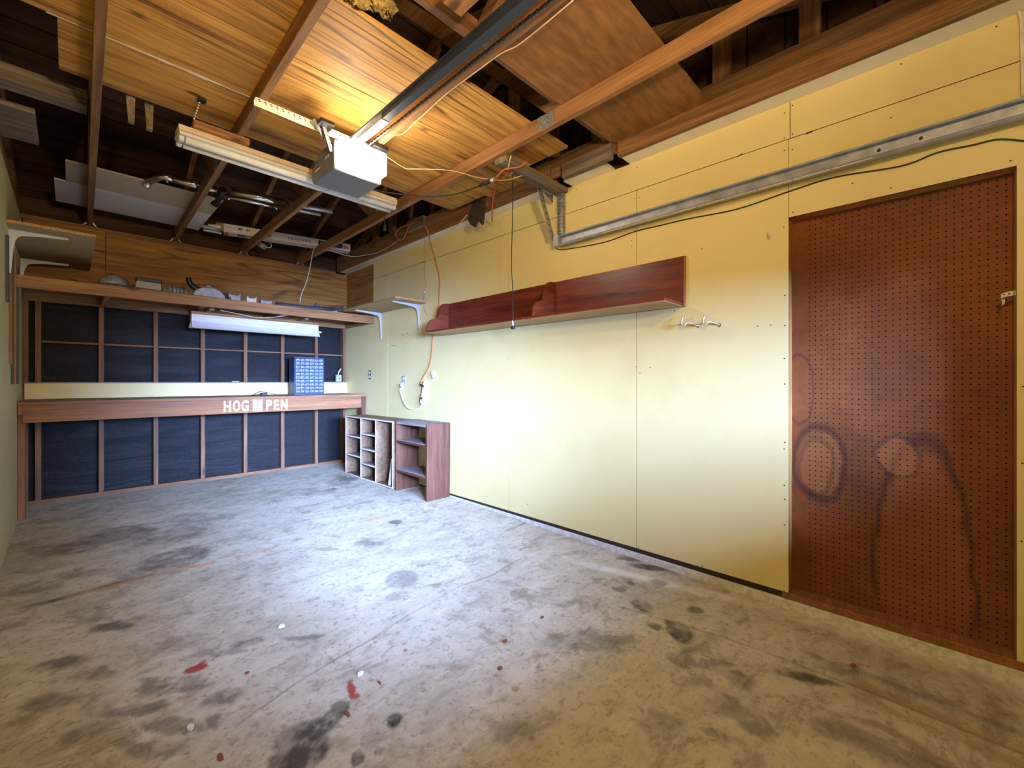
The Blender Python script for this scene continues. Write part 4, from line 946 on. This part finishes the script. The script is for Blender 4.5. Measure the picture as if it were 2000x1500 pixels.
# long carton
t = thing('carton', 'long white printed carton lying across the trusses near the bench wall', 'carton', (1.65, 5.1, PZ))
A = at(437, 452, Z=PZ); B = at(684, 491, Z=PZ)
ex = (B - A); ex.z = 0; L = ex.length; ex.normalize(); ey = Vector((-ex.y, ex.x, 0)); ez = Vector((0, 0, 1))
if ey.y < 0: ey = -ey
def cp(u, v, w): return A + ex * u + ey * v + ez * w
Wd, Hh = .13, .085
MB().hexa([cp(0, 0, 0), cp(L, 0, 0), cp(L, Wd, 0), cp(0, Wd, 0), cp(0, 0, Hh), cp(L, 0, Hh), cp(L, Wd, Hh), cp(0, Wd, Hh)]).build('body', 'cardwhite', t)
MB().hexa([cp(-.08, .01, .02), cp(0, 0, .0), cp(0, .01, .0), cp(-.08, .02, .02), cp(-.07, .01, Hh), cp(0, 0, Hh), cp(0, .01, Hh), cp(-.07, .02, Hh)]).build('flap', 'cardbrown', t)
def decal(u0, u1, w0, w1, mt, nm='print'): MB().hexa([cp(u0, -.0012, w0), cp(u1, -.0012, w0), cp(u1, .0002, w0), cp(u0, .0002, w0), cp(u0, -.0012, w1), cp(u1, -.0012, w1), cp(u1, .0002, w1), cp(u0, .0002, w1)]).build(nm, mt, t)
def ub(u0, u1, v0, v1, mt): MB().hexa([cp(u0, v0, -.0012), cp(u1, v0, -.0012), cp(u1, v1, -.0012), cp(u0, v1, -.0012), cp(u0, v0, .0002), cp(u1, v0, .0002), cp(u1, v1, .0002), cp(u0, v1, .0002)]).build('print', mt, t)
decal(L * .72, L * .93, .018, .070, 'ink'); decal(L * .765, L * .815, .022, .062, 'stickorange'); decal(L * .84, L * .90, .040, .052, 'cardwhite'); decal(L * .84, L * .885, .026, .034, 'cardwhite')
decal(L * .735, L * .745, .035, .055, 'cardwhite'); decal(L * .75, L * .758, .035, .055, 'cardwhite')
for k in range(7): decal(L * (.47 + k * .028), L * (.47 + k * .028 + .02), .030, .052, 'castgrey')
decal(L * .10, L * .13, .040, .066, 'stickblue'); decal(L * .16, L * .168, .040, .062, 'ink'); decal(L * .175, L * .183, .040, .062, 'ink'); decal(L * .26, L * .34, .022, .040, 'stickorange')
decal(L * .02, L * .09, .060, .063, 'castgrey'); decal(L * .02, L * .08, .050, .053, 'castgrey'); decal(L * .94, L * .985, .02, .05, 'cardbrown')
ub(.005, .045, .02, .11, 'stickorange'); ub(.12, .19, .02, .11, 'stickblue'); ub(.26, .36, .01, .11, 'stickorange'); ub(L * .80, L * .84, .02, .09, 'stickorange')
t = thing('lamp_socket', 'small metal lamp socket with white wire beside the third truss foot', 'lamp socket', (1.47, 5.4, PZ - .06))
MB().cyl((1.455, 5.36, PZ - .03), (1.515, 5.30, PZ - .075), .028, 14).build('shell', 'castgrey', t)
MB().tube([(1.52, 5.31, PZ - .07), (1.575, 5.30, PZ - .06), (1.575, 5.33, PZ + .0), (1.545, 5.38, PZ + .02)], .005, 7, 5).build('wire', 'whitecord', t)

# ------------------------------------------------------------------ cords up in the framing and on the long wall
def path(seq):
    return [at(px, py, **{k: v}) for px, py, k, v in seq]
cord('bell_wire', path([(1120, 0, 'Z', JZ - .004), (1070, 42, 'Z', JZ - .004), (1012, 88, 'Z', JZ - .004), (978, 105, 'Z', JZ - .005), (930, 140, 'Z', JZ - .004), (870, 185, 'Z', JZ - .004), (812, 238, 'Z', JZ - .006), (785, 262, 'Z', JZ - .012), (762, 262, 'Z', JZ - .02), (748, 268, 'Z', JZ - .03)]), .0028, 'creamcord', 'cream bell wire stapled along the truss beside the opener rail')
cord('signal_wire', path([(750, 302, 'Z', 2.50), (790, 328, 'Z', 2.50), (812, 330, 'Z', 2.50), (880, 333, 'Z', 2.51), (935, 347, 'Z', 2.52), (985, 352, 'Z', 2.53), (1020, 343, 'Z', 2.536)]), .0025, 'creamcord', 'cream signal wire drooping from the opener to the wood arm')
t = thing('black_lead', 'black power cord from the opener to an orange cord plug', 'cord', (1.8, 2.5, 2.45))
MB().tube(path([(722, 366, 'Z', 2.42), (745, 374, 'Z', 2.42), (790, 380, 'Z', 2.43), (840, 384, 'Z', 2.44), (890, 379, 'Z', 2.46), (935, 364, 'Z', 2.50)]), .0045, 7, 6).build('cord', 'blackcord', t)
MB().tube(path([(935, 364, 'Z', 2.50), (948, 358, 'Z', 2.505), (958, 353, 'Z', 2.51)]), [.008, .014, .016], 10).build('plug', 'black', t)
MB().tube(path([(958, 353, 'Z', 2.51), (965, 350, 'Z', 2.512)]), .014, 10).build('connector', 'brass', t)
cord('orange_cord', path([(968, 348, 'Z', 2.515), (984, 332, 'Z', 2.522), (996, 329, 'Z', 2.525), (1014, 326, 'Z', 2.530), (1028, 317, 'Z', 2.536)]), .006, 'orange', 'orange cord tied under the wood arm, plugged to the black cord')
cord('orange_cord', path([(1000, 338, 'Z', 2.535), (984, 345, 'X', 2.24), (974, 354, 'X', 2.32), (965, 376, 'X', 2.42), (962, 400, 'X', 2.462), (961, 420, 'X', 2.478), (961, 432, 'X', 2.60)]), .006, 'orange', 'orange cord curving from the wood arm down to the top of cream wall')
cord('cord_tie', path([(992, 332, 'Z', 2.53), (995, 316, 'Z', 2.53), (998, 305, 'Z', 2.536)]), .004, 'creamcord', 'short pale tie holding the orange cord to the wood arm', 'tie', 4)
t = thing('extension_cord', 'orange extension cord looped on the beam and hanging down the far cream wall', 'cord', (2.6, 3.8, 1.1))
MB().tube(path([(777, 470, 'X', 2.44), (786, 468, 'X', 2.44), (793, 456, 'X', 2.44), (799, 441, 'X', 2.44), (812, 434, 'X', 2.44), (828, 438, 'X', 2.44), (836, 454, 'X', 2.46), (840, 472, 'X', 2.55), (843, 482, 'X', 2.638), (849, 504, 'X', 2.638), (858, 541, 'X', 2.638), (858, 570, 'X', 2.638), (857, 596, 'X', 2.638), (852, 622, 'X', 2.638), (846, 656, 'X', 2.638), (843, 690, 'X', 2.638), (838, 716, 'X', 2.636), (826, 737, 'X', 2.63), (821, 750, 'X', 2.615)]), .0052, 7, 6).build('cord', 'orange', t)
MB().tube(path([(796, 439, 'X', 2.435), (780, 446, 'X', 2.43), (773, 456, 'X', 2.43), (774, 464, 'X', 2.43), (783, 469, 'X', 2.43)]), .0052, 7, 6).build('loop', 'orange', t)
MB().tube(path([(821, 751, 'X', 2.612), (829, 755, 'X', 2.618)]), [.007, .013], 10).build('plug', 'black', t)
cord('white_cord', path([(777, 470, 'X', 2.47), (760, 482, 'X', 2.47), (735, 494, 'X', 2.46), (710, 499, 'X', 2.40), (690, 501, 'X', 2.33), (665, 496, 'X', 2.22), (640, 487, 'X', 2.08)]), .004, 'whitecord', 'off-white cord sagging from the orange loop along the beam')
cord('white_cord', path([(836, 472, 'X', 2.49), (860, 464, 'X', 2.49), (880, 452, 'X', 2.49), (900, 434, 'X', 2.47), (912, 420, 'X', 2.46)]), .004, 'whitecord', 'off-white cord rising along the beam right of the orange loop')
cord('drop_cord', [at(618, 478, Y=5.0), at(611, 492, Y=5.0), at(606, 520, Y=5.0), at(598, 552, Y=5.02), at(589, 574, Y=5.04), at(586, 592, Y=5.05)], .0045, 'whitecord', 'white cord dropping from the truss to the dark tool on the long shelf')
cord('drop_cord', [at(806, 398, X=2.46), at(805, 410, X=2.46), at(803, 424, X=2.46)], .006, 'brass', 'short yellowish pull cord dangling under the far plank', 'cord', 4)
t = thing('dangling_lead', 'black cord with loose plug hanging down in front of the red wall shelf', 'cord', (2.45, 2.6, 1.55))
MB().tube(path([(1000, 338, 'X', 2.16), (1001, 360, 'X', 2.22), (1001, 410, 'X', 2.30), (1000, 460, 'X', 2.33), (999, 520, 'X', 2.34), (1001, 560, 'X', 2.345), (1002, 610, 'X', 2.345), (1002, 628, 'X', 2.345)]), .0032, 7, 6).build('cord', 'blackcord', t)
MB().cyl(at(1001, 626, X=2.345), at(1002, 636, X=2.345), .006, 8).build('neck', 'whitecord', t)
p = at(1002, 640, X=2.345); MB().box(p.x - .012, p.x + .012, p.y - .016, p.y + .016, p.z - .012, p.z + .012).build('plug', 'black', t, bevel=.003)
cord('track_cable', path([(1053, 372, 'X', 2.45), (1062, 410, 'X', 2.54), (1074, 446, 'X', 2.60), (1083, 478, 'X', 2.636), (1091, 487, 'X', 2.638), (1110, 486, 'X', 2.638), (1180, 473, 'X', 2.638), (1240, 452, 'X', 2.638), (1290, 440, 'X', 2.638), (1345, 427, 'X', 2.638), (1440, 408, 'X', 2.638), (1540, 374, 'X', 2.638), (1630, 346, 'X', 2.638), (1760, 324, 'X', 2.638), (1830, 298, 'X', 2.638), (1900, 283, 'X', 2.638), (1950, 272, 'X', 2.638), (2010, 276, 'X', 2.638)]), .0032, 'blackcord', 'thin black cable running along the cream wall below the door track')
cord('corner_cord', path([(1990, 22, 'X', 2.634), (1995, 40, 'X', 2.634), (1997, 110, 'X', 2.634), (1998, 190, 'X', 2.634)]), .006, 'ivory', 'cream cable running down the cream wall at the right edge above the door track')
t = thing('wall_wire', 'pale wire hanging loose on the cream wall by the particle board shelf', 'wire', (2.63, 3.9, 1.8))
MB().tube(path([(829, 455, 'X', 2.48), (829, 478, 'X', 2.60), (831, 505, 'X', 2.638), (829, 530, 'X', 2.638), (832, 556, 'X', 2.638), (829, 575, 'X', 2.638), (828, 590, 'X', 2.636), (829, 605, 'X', 2.638), (835, 616, 'X', 2.638)]), .0022, 7, 6).build('wire', 'castgrey', t)
MB().ell(wl(829, 570, .007), .005, .012, .014, 8, 6).build('tape_end', 'ivory', t)
# rag over the beam
zz = 2.60
pts = [at(925, 388, X=2.47), at(945, 392, X=2.47), at(944, 425, X=2.47), at(941, 440, X=2.47), at(932, 430, X=2.47), at(927, 444, X=2.47), at(917, 438, X=2.47), at(912, 428, X=2.47)]
one(MB().prism(pts, (.022, 0, 0)), 'tar_felt_scrap', 'rag', 'ragged dark brown felt scrap hanging over the beam above the cream wall', 'scrap', None, .006)

# ------------------------------------------------------------------ outlets, power strip, hooks
def outlet(px, py, lb, h=.11, w=.068, dark=True):
    p = wl(px, py, 0)
    t = thing('wall_outlet', lb, 'outlet', (p.x, p.y, p.z - h / 2))
    MB().box(WX - .004, WX - .0003, p.y - w / 2, p.y + w / 2, p.z - h / 2, p.z + h / 2).build('plate', 'ink' if dark else 'castgrey', t, bevel=.001)
    for s in (-1, 1): MB().cyl((WX - .0075, p.y, p.z + s * h * .22), (WX - .004, p.y, p.z + s * h * .22), .019).build('receptacle', 'enamel', t)
    return t
outlet(722.5, 732, 'uncovered dark outlet with two white sockets above the bench end', .108, .055)
t = outlet(788.5, 744, 'grey outlet with a plugged-in strip cord, left of the power strip', .115, .062, False)
p = wl(788, 752, 0); MB().box(WX - .035, WX - .0077, p.y - .022, p.y + .022, p.z - .02, p.z + .02).build('plug', 'ivory', t, bevel=.004)
t = thing('power_strip', 'cream power strip hanging tilted on the cream wall with orange cord plugged in', 'power strip', tuple(wl(828, 770, .02)))
a, b = wl(832, 745, .018), wl(824.5, 789, .018)
MB().bar(a, b, .034, .05, up=(0, 1, 0)).build('body', 'ivory', t, bevel=.004)
for k in (.3, .48, .62): 
    c = a.lerp(b, k); MB().cyl(c + Vector((-.0185, 0, 0)), c + Vector((-.017, 0, 0)), .014).build('socket', 'edge', t)
c = a.lerp(b, .74) ; MB().box(c.x - .026, c.x - .017, c.y - .012, c.y + .012, c.z - .010, c.z + .010).build('switch', 'black', t)
MB().tube([wl(786, 756, .035), wl(781, 761, .03), wl(784, 772, .012), wl(790, 788, .010), wl(797, 797, .010), wl(808, 799, .010), wl(820, 795, .012), wl(825, 790, .018)], .007, 8, 6).build('cord', 'ivory', t)
p = wl(845, 733, 0)
one(MB().hexa([wl(841, 727, .02), wl(845, 725.5, .02), wl(850, 738, .02), wl(845, 740, .02), wl(841, 727, .0005), wl(845, 725.5, .0005), wl(850, 738, .0005), wl(845, 740, .0005)]), 'phone_jack', 'ivory', 'small tilted white box on the cream wall right of the power strip', 'box', None, .002)
def hook(px, py, lb):
    a = wl(px, py, 0)
    t = thing('coat_hook', lb, 'hook', (a.x - .03, a.y, a.z - .03), 'hooks on the cream wall')
    q = lambda dx, dy, off: wl(px + dx, py + dy, off)
    MB().tube([q(24, 14, .001), q(14, 10, .015), q(6, 8, .03), q(0, 8, .045), q(-4, 14, .05), q(-8, 12, .052), q(-9, 5, .05), q(-6, -4, .045)], .0045, 8, 5).build('hook', 'brass', t)
    MB().cyl(q(24, 14, .0), q(23, 14, .004), .012).build('base', 'brass', t)
hook(1340, 623, 'bent metal hook on the cream wall below the red shelf end, left of two')
hook(1382, 621, 'bent metal hook on the cream wall below the red shelf end, right of two')
p = wl(1502, 460, 0)
one(MB().tube([wl(1499, 455, .001), wl(1500, 459, .014), wl(1503, 464, .02), wl(1505, 461, .02)], .003, 7, 4), 'cup_hook', 'brass', 'tiny hook on the cream wall left of the pegboard top corner', 'hook')
one(MB().cyl(at(1318, 592, X=2.55), at(1318, 607, X=2.55), .0015, 6).cyl(at(1318, 606, X=2.55), at(1318, 609, X=2.55), .005, 8), 'hanging_screw', 'steel', 'long thin screw pointing down under the red shelf right end', 'screw')
t = thing('plumber_strap', 'bent pale perforated strap hanging at the right jamb of the pegboard recess', 'strap', tuple(at(1955, 575, X=2.66)))
sp_ = [at(1990, 570, X=2.665), at(1982, 572, X=2.655), at(1965, 575, X=2.645), at(1955, 579, X=2.64)]
MB().sweep([(c, (0, 0, 1), (1, 0, 0)) for c in catmull(sp_, 4)], [(-.009, -.001), (.009, -.001), (.009, .001), (-.009, .001)]).build('strap', 'ivory', t)
MB().sweep([(c, (0, 0, 1), (1, 0, 0)) for c in [at(1955, 579, X=2.642), at(1957, 588, X=2.655), at(1963, 588, X=2.66), at(1957, 595, X=2.65)]], [(-.007, -.001), (.007, -.001), (.007, .001), (-.007, .001)]).build('strap_end', 'ivory', t)
m = MB()
for q in ((1961, 575), (1971, 573.5), (1981, 572)): m.cyl(at(*q, X=2.640), at(*q, X=2.643), .003, 6)
m.build('hole', 'ink', t)

# ------------------------------------------------------------------ litter on the floor
def flake(px, py, sx_, sy_, mt, name, lb, cat, th=.004, group=None):
    p = fl(px, py); n = 7; pts = []
    for k in range(n):
        a = 2 * PI * k / n; r = .65 + .35 * random.random()
        x, y = p.x + sx_ * r * math.cos(a), p.y + sy_ * r * math.sin(a); pts.append((x, y, fz(y) + .0003))
    one(MB().prism(pts, (0, 0, th)), name, mt, lb, cat, group)
flake(550, 1224, .018, .014, 'chip', 'plaster_chip', 'white plaster chip on the floor in front of the workbench side', 'chip', .008)
flake(704, 1317, .016, .014, 'chip', 'plaster_chip', 'white plaster chip beside the rust-red paint patch near the middle floor', 'chip', .006)
flake(372, 1422, .012, .016, 'edge', 'plaster_chip', 'cream chip on the left foreground floor', 'chip', .006)
flake(430, 1480, .010, .022, 'leaf', 'leaf_scrap', 'brown leaf scrap at the bottom left of the floor, nearest the camera', 'leaf')
flake(678, 1395, .008, .022, 'leaf', 'leaf_scrap', 'thin brown leaf scrap between the two black oil stains', 'leaf')
flake(986, 1253, .016, .010, 'leaf', 'leaf_scrap', 'dark red leaf scrap in the middle of the floor', 'leaf')
flake(1059, 1206, .012, .008, 'leaf', 'leaf_scrap', 'small red leaf scrap farthest from the camera, toward the cream wall', 'leaf')
flake(977, 1306, .014, .010, 'leaf', 'leaf_scrap', 'red-brown leaf scrap just left of the ochre paint spot', 'leaf')
flake(741, 1334, .006, .014, 'leaf', 'leaf_scrap', 'tiny red leaf scrap right of the white plaster chip', 'leaf')
flake(1667, 1301, .020, .012, 'leaf', 'leaf_scrap', 'brown leaf scrap near the curb below the pegboard', 'leaf')
flake(483, 1315, .010, .007, 'leaf', 'leaf_scrap', 'small red scrap right of the larger red paint patch', 'leaf')

# ------------------------------------------------------------------ camera, light
cam = bpy.data.cameras.new('camera'); co = bpy.data.objects.new('camera', cam); COL.objects.link(co)
co.location = (0, 0, CH); co.rotation_euler = (PI / 2, 0, -YAW)
cam.sensor_width = 36.0; cam.lens = F / 2000 * 36; cam.shift_y = -(750 - Y0) / 2000; cam.clip_start = .02
SC.camera = co
w = bpy.data.worlds.new('sky'); SC.world = w; w.use_nodes = True
bg = w.node_tree.nodes['Background']; bg.inputs[0].default_value = (0.62, 0.76, 1.0, 1); bg.inputs[1].default_value = 0.12
def area(name, loc, target, sx_, sy_, power, col, spread=180):
    l = bpy.data.lights.new(name, 'AREA'); l.shape = 'RECTANGLE'; l.size = sx_; l.size_y = sy_; l.energy = power; l.color = col; l.spread = math.radians(spread)
    o = bpy.data.objects.new(name, l); COL.objects.link(o); o.location = loc
    o.rotation_euler = (Vector(target) - Vector(loc)).to_track_quat('-Z', 'Y').to_euler(); return o
area('daylight_through_added_slot', (-.2, -5.2, 2.4), (.9, 2.0, 1.0), 1.4, 2.4, 2750, (.29, .47, 1.0), 160)  # outdoor daylight, gated by the slot added in the front wall
area('added_cool_beam_back', (1.7, -.78, 1.38), (2.0, 5.7, .25), 1.1, .4, 60, (.30, .48, 1.0), 36)  # unseen fill beam, added to cool and brighten the bench wall
area('added_cool_beam_wall', (.35, -.78, 1.38), (2.645, 5.4, .40), .6, .4, 66, (.29, .47, 1.0), 42)  # added fill beam raking the far cream wall, no real source
area('added_cool_beam_floor', (1.2, -.78, 1.30), (1.3, 3.6, -.05), 1.1, .3, 26, (.29, .47, 1.0), 40)  # added low fill beam that brightens the middle of the slab
pl = bpy.data.lights.new('added_warm_fill', 'POINT'); pl.energy = 62; pl.color = (1.0, .72, .36); pl.shadow_soft_size = .06  # unseen warm fill point, added to lift the ceiling and near floor
po = bpy.data.objects.new('added_warm_fill', pl); COL.objects.link(po); po.location = (.40, -.35, 2.32)
area('added_warm_uplight', (.45, -.45, 1.85), (.75, 1.5, 2.67), .14, .14, 30, (1.0, .74, .40), 130)  # unseen warm uplight, added to brighten the planks overhead
SC.view_settings.view_transform = 'Standard'; SC.view_settings.look = 'None'; SC.view_settings.exposure = 0.0; SC.view_settings.gamma = 1.0
SC.view_settings.use_curve_mapping = False
for o in list(bpy.data.objects):
    if '_w' in o: del o['_w']
